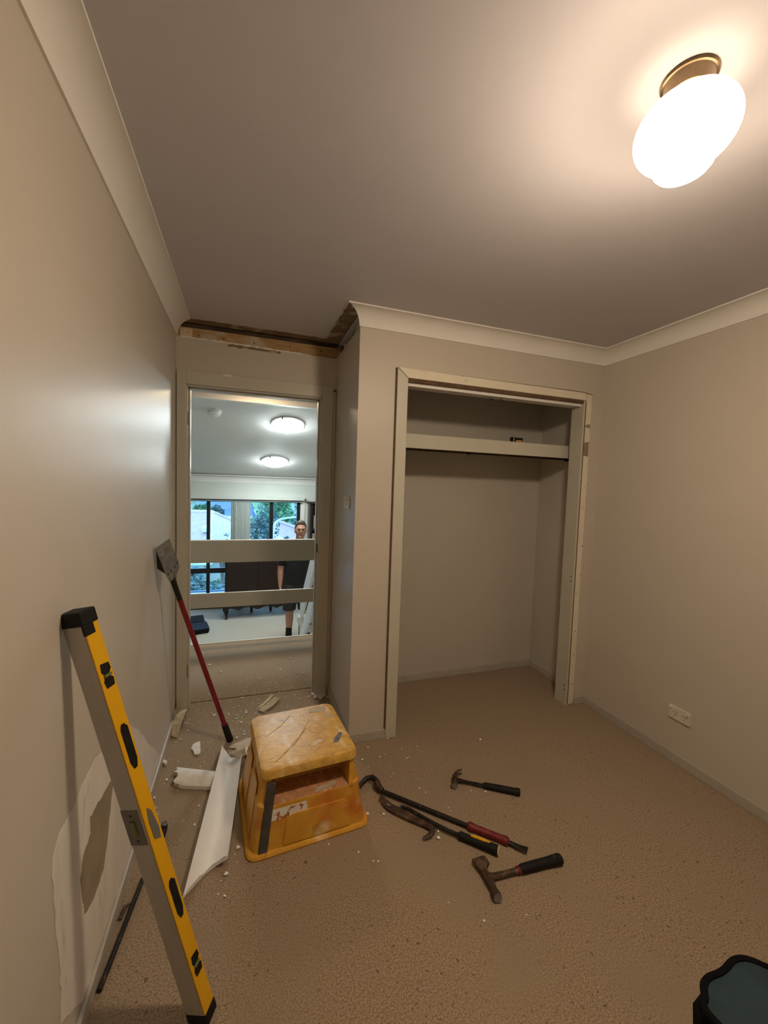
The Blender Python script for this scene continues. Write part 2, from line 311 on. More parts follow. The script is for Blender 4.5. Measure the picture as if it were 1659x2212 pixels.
# wardrobe interior
CB = 2.896; CXR = 2.686; CXL = XN+.085
struct(B(CXL-.02, CXR+.08, CB, CB+.09, 0, H).build('wall_wardrobe_back', 'closet'), 'back wall inside the wardrobe', 'wall')
struct(B(CXR, CXR+.1, YC+T-.001, CB+.05, 0, H).build('wall_wardrobe_side', 'closet'), 'side wall inside the wardrobe', 'wall')
struct(B(CXL-.075, CXR+.1, YC+T-.02, CB+.09, H, H+.02).build('ceiling_wardrobe', 'ceiling'), 'ceiling inside the wardrobe', 'ceiling')
struct(B(CXL-.03, CXR+.05, YC+.6, CB+.05, -.12, 0).build('floor_wardrobe', 'carpet'), 'carpet inside the wardrobe', 'floor')
# cornices (coved, mitred)
def cove_profile(n=9):
    c = CO; p = [(0, c), (.007, c), (.007, c-.004)]
    R = c-.013
    for i in range(n+1):
        a = math.pi*(1.0+0.5*i/n)
        p.append((c-.006+R*math.cos(a) if False else .007+R*(1-math.cos(math.pi/2*i/n)), (c-.006)-R*math.sin(math.pi/2*i/n)))
    p += [(c, .007), (c, 0), (0, 0)]
    return p
def cornice(name, p0, p1, nrm, m0, m1, label, z=H, prof=None, mt='cornice', inner=None):
    p0 = Vector((*p0, 0)); p1 = Vector((*p1, 0)); d = (p1-p0).normalized(); nn = Vector((*nrm, 0))
    pr = prof or cove_profile()
    r0 = [p0+nn*u-d*(m0*u)+Vector((0, 0, z-v)) for u, v in pr]; r1 = [p1+nn*u+d*(m1*u)+Vector((0, 0, z-v)) for u, v in pr]
    return struct(MB().loft([r0, r1]).build(name, mt, smooth=True), label, 'cornice')
def thin_profile(t=.010, n=9):
    pr = cove_profile(n)[:-1]
    back = [(CO-.012, 0)]
    R = CO-.013
    for i in range(n, -1, -1):
        back.append((max(0, .007+R*(1-math.cos(math.pi/2*i/n))-t*.7), max(0, (CO-.006)-R*math.sin(math.pi/2*i/n)-t*.7)))
    return pr+back+[(0, CO-.012)]
TP = thin_profile()
cornice('trim_3', (0, YR), (0, YD), (1, 0), 0, -1, 'white coved cornice along the left wall, broken off at the door recess', prof=TP)
cornice('trim_4', (XN, YC), (XR, YC), (0, -1), 1, -1, 'white coved cornice above the wardrobe with a cut open end', prof=TP)
cornice('trim_5', (XR, YC), (XR, YR), (-1, 0), -1, 0, 'white coved cornice along the outlet wall')
# skirtings
def skirt(name, x0, x1, y0, y1, label, h=BH, mt='skirting'):
    return struct(B(x0, x1, y0, y1, 0, h).build(name, mt, bevel=.003), label, 'skirting board')
skirt('baseboard_left', 0, BT, YR, YD-.002, 'painted skirting board below the leaning level')
skirt('baseboard_right', XR-BT, XR, YR, YC, 'painted skirting board below the power outlet')
skirt('baseboard_front', XN-.004, 1.187, YC-BT, YC, 'short skirting board beside the wardrobe architrave')
skirt('baseboard_front_end', 2.575, XR, YC-BT, YC, 'tiny skirting board piece in the corner by the wardrobe')
skirt('baseboard_recess', XN-BT, XN, YC-BT, YD-.002, 'painted skirting board on the door recess return')
skirt('baseboard_wardrobe', CXL, CXR, CB-BT, CB, 'skirting board at the back of the wardrobe')
skirt('baseboard_wardrobe_side', CXR-BT, CXR, YC+T, CB, 'skirting board at the side of the wardrobe')
skirt('baseboard_rear', 0, XR, YR, YR+BT, 'skirting board below the rear window')

# ------------------------------------------------------------------ wall repair on left wall
def wallpoly(pts, amp, seed, n=5):
    r = random.Random(seed); out = []
    for i, p in enumerate(pts):
        q = pts[(i+1) % len(pts)]
        for k in range(n):
            t = k/n; out.append((p[0]*(1-t)+q[0]*t+(r.uniform(-amp, amp) if k else 0), p[1]*(1-t)+q[1]*t+(r.uniform(-amp, amp) if k else 0)))
    return out
def onwall(u, v):
    d = RX*((u-829.5)/FPX)+RF-RU*((v-1106)/FPX); p = CAM+d*((0-CAM.x)/d.x); return (p.y, max(p.z, BH+.002))
skim = [onwall(*q) for q in [(300, 1578), (268, 1560), (232, 1610), (205, 1640), (180, 1690), (150, 1760), (128, 1800), (112, 1860), (118, 2000), (130, 2100), (130, 2212), (180, 2300), (220, 2080), (262, 1900), (320, 1730), (345, 1640)]]
bare = [onwall(*q) for q in [(246, 1672), (228, 1705), (205, 1745), (193, 1765), (195, 1800), (178, 1850), (172, 1900), (178, 1950), (182, 1975), (200, 1945), (222, 1880), (232, 1800), (238, 1740)]]
MB().prism([(0, y, z) for y, z in wallpoly(skim, .006, 1)], (.0012, 0, 0)).build('skim_coat_patch', 'skim', wl)
MB().prism([(0, y, z) for y, z in wallpoly(bare, .004, 2)], (.0018, 0, 0)).build('bare_patch', 'bareboard', wl)

# ------------------------------------------------------------------ door frame
DX0, DX1, DZ = .062, .868, 2.032
df = struct(MB().box(DX0-.02, DX0, YD-.002, YD+T+.012, 0, DZ+.02).box(DX1, DX1+.02, YD-.002, YD+T+.012, 0, DZ+.02).box(DX0-.02, DX1+.02, YD-.002, YD+T+.012, DZ, DZ+.02).build('trim_6', 'trim', bevel=.0015), 'painted door frame without its door', 'door frame')
for nm, a in (('architrave', (.004, DX0-.006, YD-.016, YD, 0, 2.118)), ('architrave', (DX1+.008, DX1+.076, YD-.018, YD, 0, 2.118)), ('architrave', (DX0-.006, DX1+.008, YD-.018, YD, DZ+.008, 2.118))):
    B(*a).build(nm, 'trim', df, bevel=.003)
m = MB(); m.box(DX0, DX0+.011, YD+.040, YD+.080, 0, DZ); m.box(DX1-.011, DX1, YD+.040, YD+.080, 0, DZ); m.box(DX0, DX1, YD+.040, YD+.080, DZ-.011, DZ)
m.build('door_stop', 'trim', df, bevel=.002)
MB().prism([(DX1-.0005, YD+.004, 1.0), (DX1-.0005, YD+.03, 1.002), (DX1-.0005, YD+.034, 1.03), (DX1-.0005, YD+.028, 1.06), (DX1-.0005, YD+.006, 1.062), (DX1-.0005, YD+.002, 1.03)], (-.002, 0, 0)).build('latch_hole', 'slot', df)
B(DX0-.0005, DX0+.0015, YD+.004, YD+.03, 1.80, 1.88).build('hinge_mortise', 'gap', df)
B(DX0-.0005, DX0+.0015, YD+.004, YD+.03, .22, .30).build('hinge_mortise', 'gap', df)
MB().prism([(.255, YD-.0185, 2.116), (.285, YD-.0185, 2.121), (.30, YD-.0185, 2.117), (.315, YD-.0185, 2.119), (.31, YD-.0185, 2.110), (.265, YD-.0185, 2.110)], (0, .003, 0)).build('paint_chip', 'cornice', df)
B(.878+.062, .966, YD-.006, YD, .03, 2.09).build('cover_strip', 'trim', df, bevel=.002)

# ------------------------------------------------------------------ wardrobe frame, shelf, rail
wf = struct(MB().box(CX0-.014, CX0, YC-.001, YC+T, 0, CZ+.014).box(CX1, CX1+.014, YC-.004, YC+T, 0, CZ+.014).box(CX0-.014, CX1+.014, YC-.001, YC+T, CZ, CZ+.014).build('trim_7', 'trim', bevel=.0015), 'painted wardrobe door frame with bare right edge', 'wardrobe frame')
def flat(poly, y0, y1, nm, mt, par, bev=.003):
    return MB().prism([(x, y0, z) for x, z in poly], (0, y1-y0, 0)).build(nm, mt, par, bevel=bev)
flat([(1.186, -.0), (CX0-.0, 0), (CX0-.0, CZ+.004), (1.186, CZ+.056)], YC-.018, YC, 'architrave', 'trim', wf)
flat([(1.188, CZ+.058), (CX0, CZ+.006), (CX1+.004, CZ+.006), (CX1+.004, CZ+.054), (CX1+.06, CZ+.05), (CX1+.06, CZ+.056)], YC-.018, YC, 'architrave', 'trim_cream', wf, .002)
B(1.180, 1.188, YC-.010, YC, BH, CZ+.056).build('gap_line', 'gap', wf)
B(CX0, CX1, YC-.003, YC+.012, CZ-.012, CZ+.004).build('gap_line', 'gap', wf)
B(CX1+.0145, CX1+.021, YC-.0035, YC, 0.01, CZ+.004).build('gap_line', 'gap', wf)
rnd = random.Random(11)
def stripseg(z0, z1, seed, mt):
    r = random.Random(seed); n = max(3, int((z1-z0)/.03))
    a = [(CX1+.021, z0+(z1-z0)*i/n) for i in range(n+1)]; b = [(CX1+.062+r.uniform(-.0015, .0015), z0+(z1-z0)*i/n) for i in range(n+1)]
    b[0] = (b[0][0], z0+.012*r.random()); b[-1] = (b[-1][0], z1-.014*r.random())
    flat(a+b[::-1], YC-.006, YC, 'bare_strip', mt, wf, 0)
stripseg(.004, 1.715, 1, 'trim_cream'); stripseg(1.80, 1.905, 2, 'trim_cream'); stripseg(1.915, 2.118, 3, 'trim_cream')
flat([(CX1+.021, 1.70), (CX1+.062, 1.69), (CX1+.062, 1.93), (CX1+.021, 1.93)], YC-.0025, YC, 'bare_patch', 'bareboard', wf, 0)
for i in range(9):
    z = .15+i*.2+rnd.uniform(-.05, .05); x = CX1+.03+rnd.random()*.025
    B(x, x+.005, YC-.0075, YC-.005, z, z+rnd.uniform(.003, .008)).build('nail_hole', 'slot', wf)
for z in (.10, .13, .86, .89): B(CX1-.0015, CX1, YC+.012, YC+.017, z, z+.012).build('screw_hole', 'slot', wf)
tr = thing('sliding_door_track', (0, 0, 0), 'pale double sliding door track under the wardrobe head', 'door track')
MB().box(CX0+.001, CX1-.001, YC+.014, YC+.088, CZ-.006, CZ).build('track_plate', 'trim', tr)
for y in (.016, .048, .080): B(CX0+.001, CX1-.001, YC+y, YC+y+.006, CZ-.030, CZ-.004).build('track_flange', 'cornice', tr)
for x in (1.83, 1.91):
    MB().tube([(x, YC+.06, CZ-.006), (x, YC+.06, CZ-.04), (x+.012, YC+.06, CZ-.046), (x+.022, YC+.06, CZ-.036)], .003, 6).build('roller_hook', 'black_steel', tr)
sh = thing('wardrobe_shelf', (CXL, YC+.15, 1.70), 'painted wardrobe shelf with deep front board', 'shelf')
B(0, CXR-CXL, 0, .02, .006, .092).build('front_board', 'trim', sh, bevel=.002); B(0, CXR-CXL, .02, CB-YC-.15, .072, .09).build('shelf_board', 'closet', sh)
hr = thing('hanging_rail', (CXL, 2.60, 1.715), 'thin dark steel clothes rail below the wardrobe shelf', 'clothes rail')
MB().tube([(0, 0, 0), (CXR-CXL-.02, 0, 0)], .008, 10).build('rod', 'rust_steel', hr, smooth=True)
B(.775, .80, -.009, .009, -.012, .058).build('centre_bracket', 'black_steel', hr, bevel=.002)
MB().tube([(CXR-CXL-.02, 0, 0), (CXR-CXL, 0, 0)], .017, 12).build('end_socket', 'black_steel', hr)
MB().tube([(0, 0, 0), (.012, 0, 0)], .017, 12).build('end_socket', 'black_steel', hr)
tp = thing('torch', (2.075, 2.452, 1.803), 'small dark and tan torch lying on the wardrobe shelf', 'torch')
MB().lathe([(.0, 0), (.016, 0), (.017, .004), (.017, .022), (.012, .034), (.011, .085), (.0, .087)], 14).build('barrel', 'black_rubber', tp, smooth=True, xf=Matrix.Translation((0, 0, .006)) @ Matrix.Rotation(math.radians(88), 4, 'Y'))
MB().lathe([(.0173, .006), (.0178, .007), (.0178, .012), (.0173, .013)], 14).build('ring', 'webbing', tp, smooth=True, xf=Matrix.Translation((0, 0, .006)) @ Matrix.Rotation(math.radians(88), 4, 'Y'))
MB().box(.03, .075, -.010, .012, -.010, .006).build('clip', 'webbing', tp, bevel=.003)
sc = MB().tube([(1.275, CB-.0004, .19), (1.285, CB-.0004, .27), (1.31, CB-.0004, .345), (1.33, CB-.0004, .375)], [.0008, .0016, .0016, .0006], 5)
sc.build('scuff_mark', 'pencil', bpy.data.objects['wall_wardrobe_back'])

# ------------------------------------------------------------------ bedroom ceiling lamp
LX, LY = 1.333, .834
lp = thing('ceiling_lamp', (LX, LY, H), 'glowing opal glass ceiling lamp with aged brass fitting', 'lamp')
MB().lathe([(0, 0), (.054, 0), (.056, -.003), (.054, -.007), (.050, -.008), (.046, -.020), (.044, -.034), (.0, -.034)], 40).build('gallery', 'brass', lp, smooth=True)
pr = [(0.0, -.030), (.040, -.032)]
for i in range(1, 15):
    a = math.pi*(.93-.93*i/15*.86)   # squat globe
    pass
prof = [(.040, -.030), (.044, -.040)]
for i in range(17):
    a = math.radians(62-150*i/16*0.86); prof.append((.102*math.cos(a), -.112+.075*math.sin(a)))
prof += [(.058, -.180), (.058, -.188), (.050, -.198), (.030, -.207), (0, -.210)]
MB().lathe([(0, -.030)]+prof, 48).build('globe', 'lamp', lp, smooth=True)

# ------------------------------------------------------------------ outlet and switch
po = thing('power_outlet', (XR, 1.629, .275), 'cream double power outlet with two rocker switches', 'power outlet')
pp = B(-.010, 0, -.058, .058, -.036, .036).build('plate', 'white_plastic', po, bevel=.004)
for s in (-1, 1):
    B(-.015, -.009, s*.046-.008, s*.046+.008, .015, .029).build('rocker', 'white_plastic', po, bevel=.002)
    cy = s*.026+(-.004)
    for dy, dz, an in ((.008, .004, 30), (-.008, .004, -30), (0, -.012, 0)):
        MB().box(-.0006, .0006, -.0011, .0011, -.0045, .0045).build('slot', 'slot', pp, xf=Matrix.Translation((-.0102, cy+dy, dz)) @ Matrix.Rotation(math.radians(an), 4, 'X'))
sw = thing('light_switch', (XN, 2.465, 1.367), 'cream double light switch plate on the recess wall', 'light switch')
B(-.008, 0, -.058, .058, -.036, .036).build('plate', 'white_plastic', sw, bevel=.003)
for dz in (.014, -.012): B(-.014, -.007, -.012, .012, dz-.008, dz+.008).build('rocker', 'white_plastic', sw, bevel=.003)

# ------------------------------------------------------------------ yellow step stool
st = thing('step_stool', (.650, 1.938, 0), 'battered yellow plastic step stool with paint-stained tread', 'step stool', rz=math.radians(5))
SH = .33
def ringz(t, grow=0.0, r=.035, z=None):
    x0 = -.240+(.052)*t-grow; x1 = .246-(.054)*t+grow; y0 = -.236+.036*t-grow; y1 = .225-.030*t+grow
    return rr(x0, x1, y0, y1, r, SH*t if z is None else z, 5)
body = MB().loft([ringz(0), ringz(.05), ringz(.5), ringz(.545, .003), ringz(.575, .003), ringz(.60, -.003), ringz(.9, -.004)]).build('body', 'yellow_plastic', st, smooth=True)
cut = MB().loft([rr(-.150, .165, -.40, -.085, .03, .186, 5), rr(-.160, .172, -.40, -.045, .045, .305, 5)]).build('cutter_tmp', 'stool_pink', st)
cut.data.materials.clear(); cut.data.materials.append(M['yellow_plastic'])
mod = body.modifiers.new('c', 'BOOLEAN'); mod.object = cut; mod.operation = 'DIFFERENCE'; mod.solver = 'EXACT'
bpy.context.view_layer.update()
dg = bpy.context.evaluated_depsgraph_get()
nm = bpy.data.meshes.new_from_object(body.evaluated_get(dg)); body.modifiers.clear(); body.data = nm
try: nm.set_sharp_from_angle(angle=math.radians(35))
except Exception: pass
bpy.data.objects.remove(cut)
MB().loft([ringz(.885, .004, .04, .292), ringz(.9, .010, .04, .296), ringz(.95, .011, .04, .320), ringz(1, .008, .04, .3285), ringz(1, -.004, .035, .331)]).build('top_tread', 'stool_top', st, smooth=True)
MB().loft([ringz(0, .012, .045, 0), ringz(0, .014, .045, .008), ringz(.03, .010, .04, .016), ringz(.06, -.001, .035, .020)]).build('base_rim', 'yellow_plastic', st, smooth=True)
B(-.148, .160, -.215, -.088, .1855, .1875).build('lower_tread', 'stool_pink', st)
MB().prism([(.02, -.208, .1876), (.10, -.195, .1876), (.12, -.185, .1876), (.11, -.172, .1876), (.03, -.185, .1876)], (0, 0, .0012)).build('grit_patch', 'paper', st)
def front_y(z): return -.236+.036*(z/SH)
def frontpoly(pts, th, nm, mt, bev=0): # outline on the sloping front face
    return MB().prism([(x, front_y(z)+.001, z) for x, z in pts], (0, -th-.001, 0)).build(nm, mt, st, bevel=bev)
frontpoly([(-.115, .024), (.170, .024), (.160, .120), (.140, .138), (-.075, .138), (-.100, .120)], .005, 'front_panel', 'yellow_plastic', .004)
frontpoly([(-.176, .128), (-.015, .132), (-.015, .172), (-.170, .172)], .0018, 'sticker', 'sticker')
MB().loft([[(x+(.043)*t, y+.033*t, z) for x, y in ((-.212, -.2385), (-.176, -.2395), (-.176, -.228), (-.212, -.228))] for t, z in ((.03, .016), (.5, .165), (.58, .188), (.84, .278))]).build('corner_strip', 'grey_strip', st, bevel=.003)
for (y0, y1) in ((-.16, -.02), (.01, .15)):     # recessed-look panels on the side facing the wall
    MB().prism([(-.2405+.052*z/SH, y, z) for y, z in ((y0, .03), (y1, .03), (y1-.015, .24), (y0+.02, .24))], (-.004, 0, 0)).build('side_panel', 'yellow_plastic', st, bevel=.003)
def toppatch(pts, mt, nm, th=.0014):
    return MB().prism([(x, y, .3306) for x, y in pts], (0, 0, th)).build(nm, mt, st)
toppatch([(.118, -.125), (.135, -.133), (.150, -.118), (.172, -.085), (.176, -.070), (.160, -.066), (.145, -.085), (.130, -.100)], 'grip_patch', 'grit_patch')
toppatch([(.020, -.118), (.045, -.125), (.055, -.108), (.075, -.100), (.070, -.084), (.045, -.088), (.030, -.100)], 'smear', 'plaster_smear')
toppatch([(.075, .14), (.13, .13), (.165, .15), (.16, .175), (.11, .182), (.08, .17)], 'paper', 'plaster_smear')
toppatch([(.140, .075), (.165, .07), (.178, .085), (.165, .10), (.145, .095)], 'paper', 'plaster_smear')
MB().lathe([(.030, 0), (.033, .0015), (.036, 0)], 28, (.075, .005, .3308)).build('ring_mark', 'yellow_plastic', st, smooth=True)
for a, b, wd in (((-.135, -.165), (.03, .02), .0022), ((-.11, -.14), (.06, .08), .0018), ((.02, -.17), (.16, .03), .0016), ((-.15, .02), (-.02, .15), .0016)):
    MB().tube([(*a, .3309), ((a[0]+b[0])/2+.012, (a[1]+b[1])/2-.004, .3311), (*b, .3309)], wd, 5).build('tread_ridge', 'stool_top', st)

# ------------------------------------------------------------------ spirit level leaning on left wall
LV0 = Vector((.306, 1.243, .0)); LV1 = Vector((.026, 1.243, 1.150))
ax = (LV1-LV0).normalized(); LL = (LV1-LV0).length
az = math.radians(-119); ns = Vector((math.cos(az), math.sin(az), 0)); ns = (ns-ax*ns.dot(ax)).normalized(); ny = ax.cross(ns)*1.0
if ny.x < 0: ny = -ny
WS, WY = .058, .040
lvl = thing('spirit_level', LV0, 'long yellow and silver spirit level leaning upright on the wall', 'spirit level')
def L3(a, b, c): return ax*a+ny*b+ns*c          # along, across (yellow normal), silver normal
def lbox(a0, a1, b0, b1, c0, c1): return MB().add([L3(a, b, c) for c in (c0, c1) for b in (b0, b1) for a in (a0, a1)], [(0, 2, 3, 1), (4, 5, 7, 6), (0, 1, 5, 4), (2, 6, 7, 3), (0, 4, 6, 2), (1, 3, 7, 5)])
# silver face spans b (width WS), yellow face spans c (depth WY)
HB = WS/2; HC = WY/2
lbox(.03, LL-.03, -HB, HB-.004, -HC, HC).build('beam', 'silver', lvl, bevel=.0015)
def yface(a0, a1, c0=-HC+.001, c1=HC-.001): return lbox(a0, a1, HB-.004, HB, c0, c1)
yface(.03, LL-.03).build('web', 'yellow_bright', lvl, bevel=.001)
def slotpoly(pts, th, nm, mt): return MB().prism([L3(a, HB+.0002, c) for a, c in pts], ny*th).build(nm, mt, lvl)
def handhold(a0, a1): slotpoly([(a0, -.006), (a0+.02, -.012), (a1-.012, -.012), (a1, -.004), (a1, .004), (a1-.012, .009), (a0+.02, .009), (a0, .003)], .0012, 'handhold', 'black_rubber')
handhold(.325, .44); handhold(.765, .885)
for a in (.145, .985):
    vbk = slotpoly([(a, -.013), (a+.018, -.015), (a+.030, -.004), (a+.042, -.015), (a+.058, -.013), (a+.062, .009), (a+.042, .012), (a+.030, .004), (a+.018, .012), (a, .009)], .0012, 'vial_block', 'black_rubber')
    MB().tube([L3(a+.030, HB+.002, -.010), L3(a+.030, HB+.002, .008)], .004, 8).build('vial', 'vial', vbk, smooth=True)
slotpoly([(.555, -.010), (.585, -.013), (.64, -.006), (.655, .004), (.62, .009), (.57, .008)], .0012, 'centre_window', 'level_grey')
brk = lbox(.565, .665, -HB-.0006, HB-.010, HC, HC+.0012).build('vial_bracket', 'level_grey', lvl, bevel=.0005)
MB().tube([L3(.595, -.004, HC+.001), L3(.635, -.004, HC+.001)], .007, 10).build('vial', 'vial', brk, smooth=True)
for a in (.578, .650): MB().tube([L3(a, -.004, HC), L3(a, -.004, HC+.002)], .0032, 8).build('screw', 'slot', brk)
for a0, a1 in ((0, .034), (LL-.036, LL)):
    lbox(a0, a1, -HB-.002, HB+.002, -HC-.002, HC+.002).build('end_cap', 'black_rubber', lvl, bevel=.005)
lbox(LL-.060, LL-.034, HB-.006, HB+.0015, -.006, HC+.0012).build('cap_clip', 'black_rubber', lvl, bevel=.002)

# ------------------------------------------------------------------ floor scraper leaning on left wall
P0 = Vector((.332, 2.493, .004)); P1 = Vector((.022, 2.256, 1.160)); pd = (P1-P0).normalized()
fs = thing('floor_scraper', P0, 'long-handled floor scraper with red pole and steel blade', 'floor scraper')
MB().tube([pd*.0, pd*.115], [.019, .0165], 14).build('grip', 'black_rubber', fs, smooth=True)
MB().tube([pd*.1, pd*.93], .0125, 14).build('pole', 'red_pole', fs, smooth=True)
MB().tube([pd*.92, pd*1.07], [.0125, .0135], 14).build('socket', 'black_steel', fs, smooth=True)
hy = Vector((.40, .90, .06)); hy = (hy-pd*hy.dot(pd)).normalized(); hn = pd.cross(hy)
if hn.x < 0: hn = -hn
Lp = (P1-P0).length
def H3(a, b, c): return pd*a+hy*b+hn*c
def plate(pts, th, nm, mt='galv'): return MB().prism([H3(*q) for q in pts], hn*th).build(nm, mt, fs, bevel=.0006)
bpl = plate([(Lp+.003, -.056, .012), (Lp+.003, .056, .012), (Lp-.125, .060, .014), (Lp-.150, .056, .014), (Lp-.168, .020, .014), (Lp-.180, -.030, .014), (Lp-.172, -.046, .014), (Lp-.125, -.054, .014)], .003, 'blade_plate')
for b, a in ((-.042, .132), (-.018, .130), (.018, .126), (.044, .118)): MB().prism([H3(Lp-a, b, .0172), H3(Lp-a-.012, b+.001, .0172), H3(Lp-a-.012, b+.006, .0172), H3(Lp-a, b+.005, .0172)], hn*.001).build('slot', 'slot', bpl)
MB().prism([H3(Lp-.01, -.052, .012), H3(Lp-.13, -.052, .012), H3(Lp-.098, -.052, -.016)], hy*.004).build('gusset', 'black_steel', fs)
MB().prism([H3(Lp-.012, -.052, .011), H3(Lp-.012, .052, .011), H3(Lp-.10, .052, -.014), H3(Lp-.10, -.052, -.014)], hn*-.003).build('rear_plate', 'black_steel', fs)
MB().prism([H3(Lp-.100, -.052, -.014), H3(Lp-.128, -.052, .012), H3(Lp-.128, .052, .012), H3(Lp-.100, .052, -.014)], pd*-.003).build('brace', 'galv', fs)

# ------------------------------------------------------------------ plaster offcuts on the floor
def offcut(name, a0, a1, b0, b1, label, sag=.026, th=.010, n=26, k=10, endcut=None, mt='offcut', zlift=0.0, cat='cornice offcut'):
    """curved strip: left edge a0->a1, right edge b0->b1, hollow side up"""
    a0, a1, b0, b1 = [Vector((*q, 0)) for q in (a0, a1, b0, b1)]
    m = MB(); top = []; bot = []
    for i in range(n+1):
        t = i/n; rt = []; rb = []
        for j in range(k+1):
            s = j/k
            p = a0.lerp(a1, t).lerp(b0.lerp(b1, t), s)
            if endcut: p += endcut(t, s)
            z = th+.002+sag*(1-math.sin(math.pi*s)**.85) if sag > 0 else th+.002-sag*math.sin(math.pi*s)
            rt.append(p+Vector((0, 0, z+zlift))); rb.append(p+Vector((0, 0, z-th+zlift)))
        top.append(rt); bot.append(rb)
    org = a0.lerp(b1, .5)
    rings = [[q-org for q in top[i]+bot[i][::-1]] for i in range(n+1)]
    o = m.loft(rings).build(name, mt, smooth=True)
    o.location = org
    return tag(o, label, cat)
A0, A1 = (.296, 2.375), (.214, 1.560); B0, B1 = (.398, 2.278), (.352, 1.640)
rnd = random.Random(9); jag = [rnd.uniform(-.012, .012) for _ in range(40)]
def ec(t, s):
    if t > .70:
        q = (t-.70)/.30
        return Vector((0, q*(.045*s+.075*math.sin(math.pi*s)**.8*(1-.3*s)+jag[int(s*10)]*.7*s), 0))
    if t < .06: return Vector((0, (1-t/.06)*jag[int(s*10)+12], 0))
    return Vector((0, 0, 0))
offcut('cornice_offcut', A0, A1, B0, B1, 'long white cornice offcut lying hollow side up beside the stool', endcut=ec, sag=.040)
def ec2(t, s):
    j = jag[(int(s*10)*3+5) % 40]
    return Vector(((1-t)**6*j*1.2, (1-t)**6*j*.4, 0))
a = fl(383, 1668); b = fl(462, 1676); c = fl(380, 1706); d = fl(458, 1708)
offcut('cornice_offcut', (a.x-.004, a.y+.01), (b.x+.012, b.y), (c.x, c.y-.0), (d.x+.012, d.y-.005), 'short curved white plaster offcut propped against the long cornice offcut', sag=-.018, th=.018, n=14, k=10, endcut=ec2, mt='plaster', zlift=.001)
def chunk(name, poly, th, label, mt='plaster', cat='plaster piece', z=.001, tilt=0):
    c = sum((Vector((*q, 0)) for q in poly), Vector())/len(poly)
    o = MB().prism([(q[0]-c.x, q[1]-c.y, z) for q in poly], (0, 0, th)).build(name, mt, bevel=min(.003, th*.3))
    o.location = c; o.rotation_euler = (tilt, 0, 0); return tag(o, label, cat)
chunk('plaster_chunk', [fl(*q)[:2] for q in [(412, 1621), (416, 1612), (422, 1608), (432, 1604), (433, 1618), (433, 1630), (427, 1633), (419, 1632), (417, 1624)]], .010, 'flat triangular white plaster chunk on the carpet near the scraper pole')
chunk('plaster_chunk', [fl(*q)[:2] for q in [(350, 1648), (354, 1646), (360, 1648), (361, 1653), (356, 1655), (351, 1652)]], .014, 'rounded white plaster lump against the left skirting board')
for i, (u, v, s) in enumerate([(676, 1502, .022), (686, 1505, .026), (697, 1504, .024), (692, 1509, .018), (680, 1508, .016), (701, 1499, .02), (707, 1506, .012), (668, 1506, .012)]):
    p = fl(u, v); r = random.Random(i+50)
    poly = [(p.x+s*math.cos(k*1.05)*r.uniform(.6, 1.1), p.y+s*.9*math.sin(k*1.05)*r.uniform(.6, 1.1)) for k in range(6)]
    tag(chunk('plaster_chunk', poly, s*.6, 'broken white plaster lump heaped at the foot of the door frame'), group='plaster lumps heaped by the door frame')
def strip3(name, pts, wv, th, label, mt, cat):
    """bent sheet: centre line pts with width vectors"""
    pts = [Vector(p) for p in pts]; o = pts[0].copy(); o.z = 0; rings = []
    for p, q in zip(pts, wv):
        q = Vector(q); t = Vector((0, 0, th)); rings.append([p-q-o, p+q-o, p+q+t-o, p-q+t-o])
    ob = MB().loft(rings).build(name, mt, bevel=.0006); ob.location = o
    return tag(ob, label, cat)
strip3('timber_sliver', [(.505, 2.745, .004), (.56, 2.79, .008), (.62, 2.87, .012)], [(.016, -.014, 0), (.02, -.016, 0), (.018, -.012, 0)], .008, 'splintered pale timber sliver lying behind the stool', 'paper', 'timber offcut')
strip3('timber_sliver', [(.50, 2.775, .014), (.55, 2.84, .018), (.59, 2.90, .022)], [(.006, -.004, 0), (.007, -.005, 0), (.005, -.004, 0)], .005, 'thin pale splinter resting on the sliver behind the stool', 'smear', 'timber offcut')
strip3('torn_plasterboard', [(.034, 2.600, .004), (.036, 2.66, .045), (.044, 2.74, .060), (.056, 2.80, .050), (.064, 2.835, .02)], [(.018, -.008, -.004), (.026, -.008, .004), (.028, 0, .006), (.020, 0, 0), (.010, 0, 0)], .006, 'bent strip of torn plasterboard paper in the corner by the door', 'paper', 'plasterboard scrap')
strip3('torn_plasterboard', [(.018, 2.80, .0), (.022, 2.81, .06), (.028, 2.815, .13)], [(.008, 0, 0), (.012, 0, 0), (.004, 0, 0)], .004, 'upright pointed plasterboard scrap leaning beside the door frame', 'paper', 'plasterboard scrap')
strip3('torn_paper', [(.37, 2.46, .002), (.42, 2.42, .012), (.45, 2.37, .006)], [(.05, .03, 0), (.05, .025, .006), (.03, .02, 0)], .002, 'crumpled torn grey paper at the foot of the scraper', 'paper', 'paper scrap')
strip3('torn_paper', [(.36, 2.335, .040), (.385, 2.31, .048), (.40, 2.27, .04)], [(.035, .022, 0), (.03, .02, .004), (.015, .01, 0)], .002, 'torn brown paper flap hanging on the end of the long offcut', 'paper', 'paper scrap')
strip3('torn_paper', [(.40, 2.385, .012), (.425, 2.35, .022), (.43, 2.31, .016)], [(.012, .01, 0), (.015, .006, .004), (.008, .004, 0)], .002, 'small white paper shred between the offcut and stool', 'cornice', 'paper scrap')

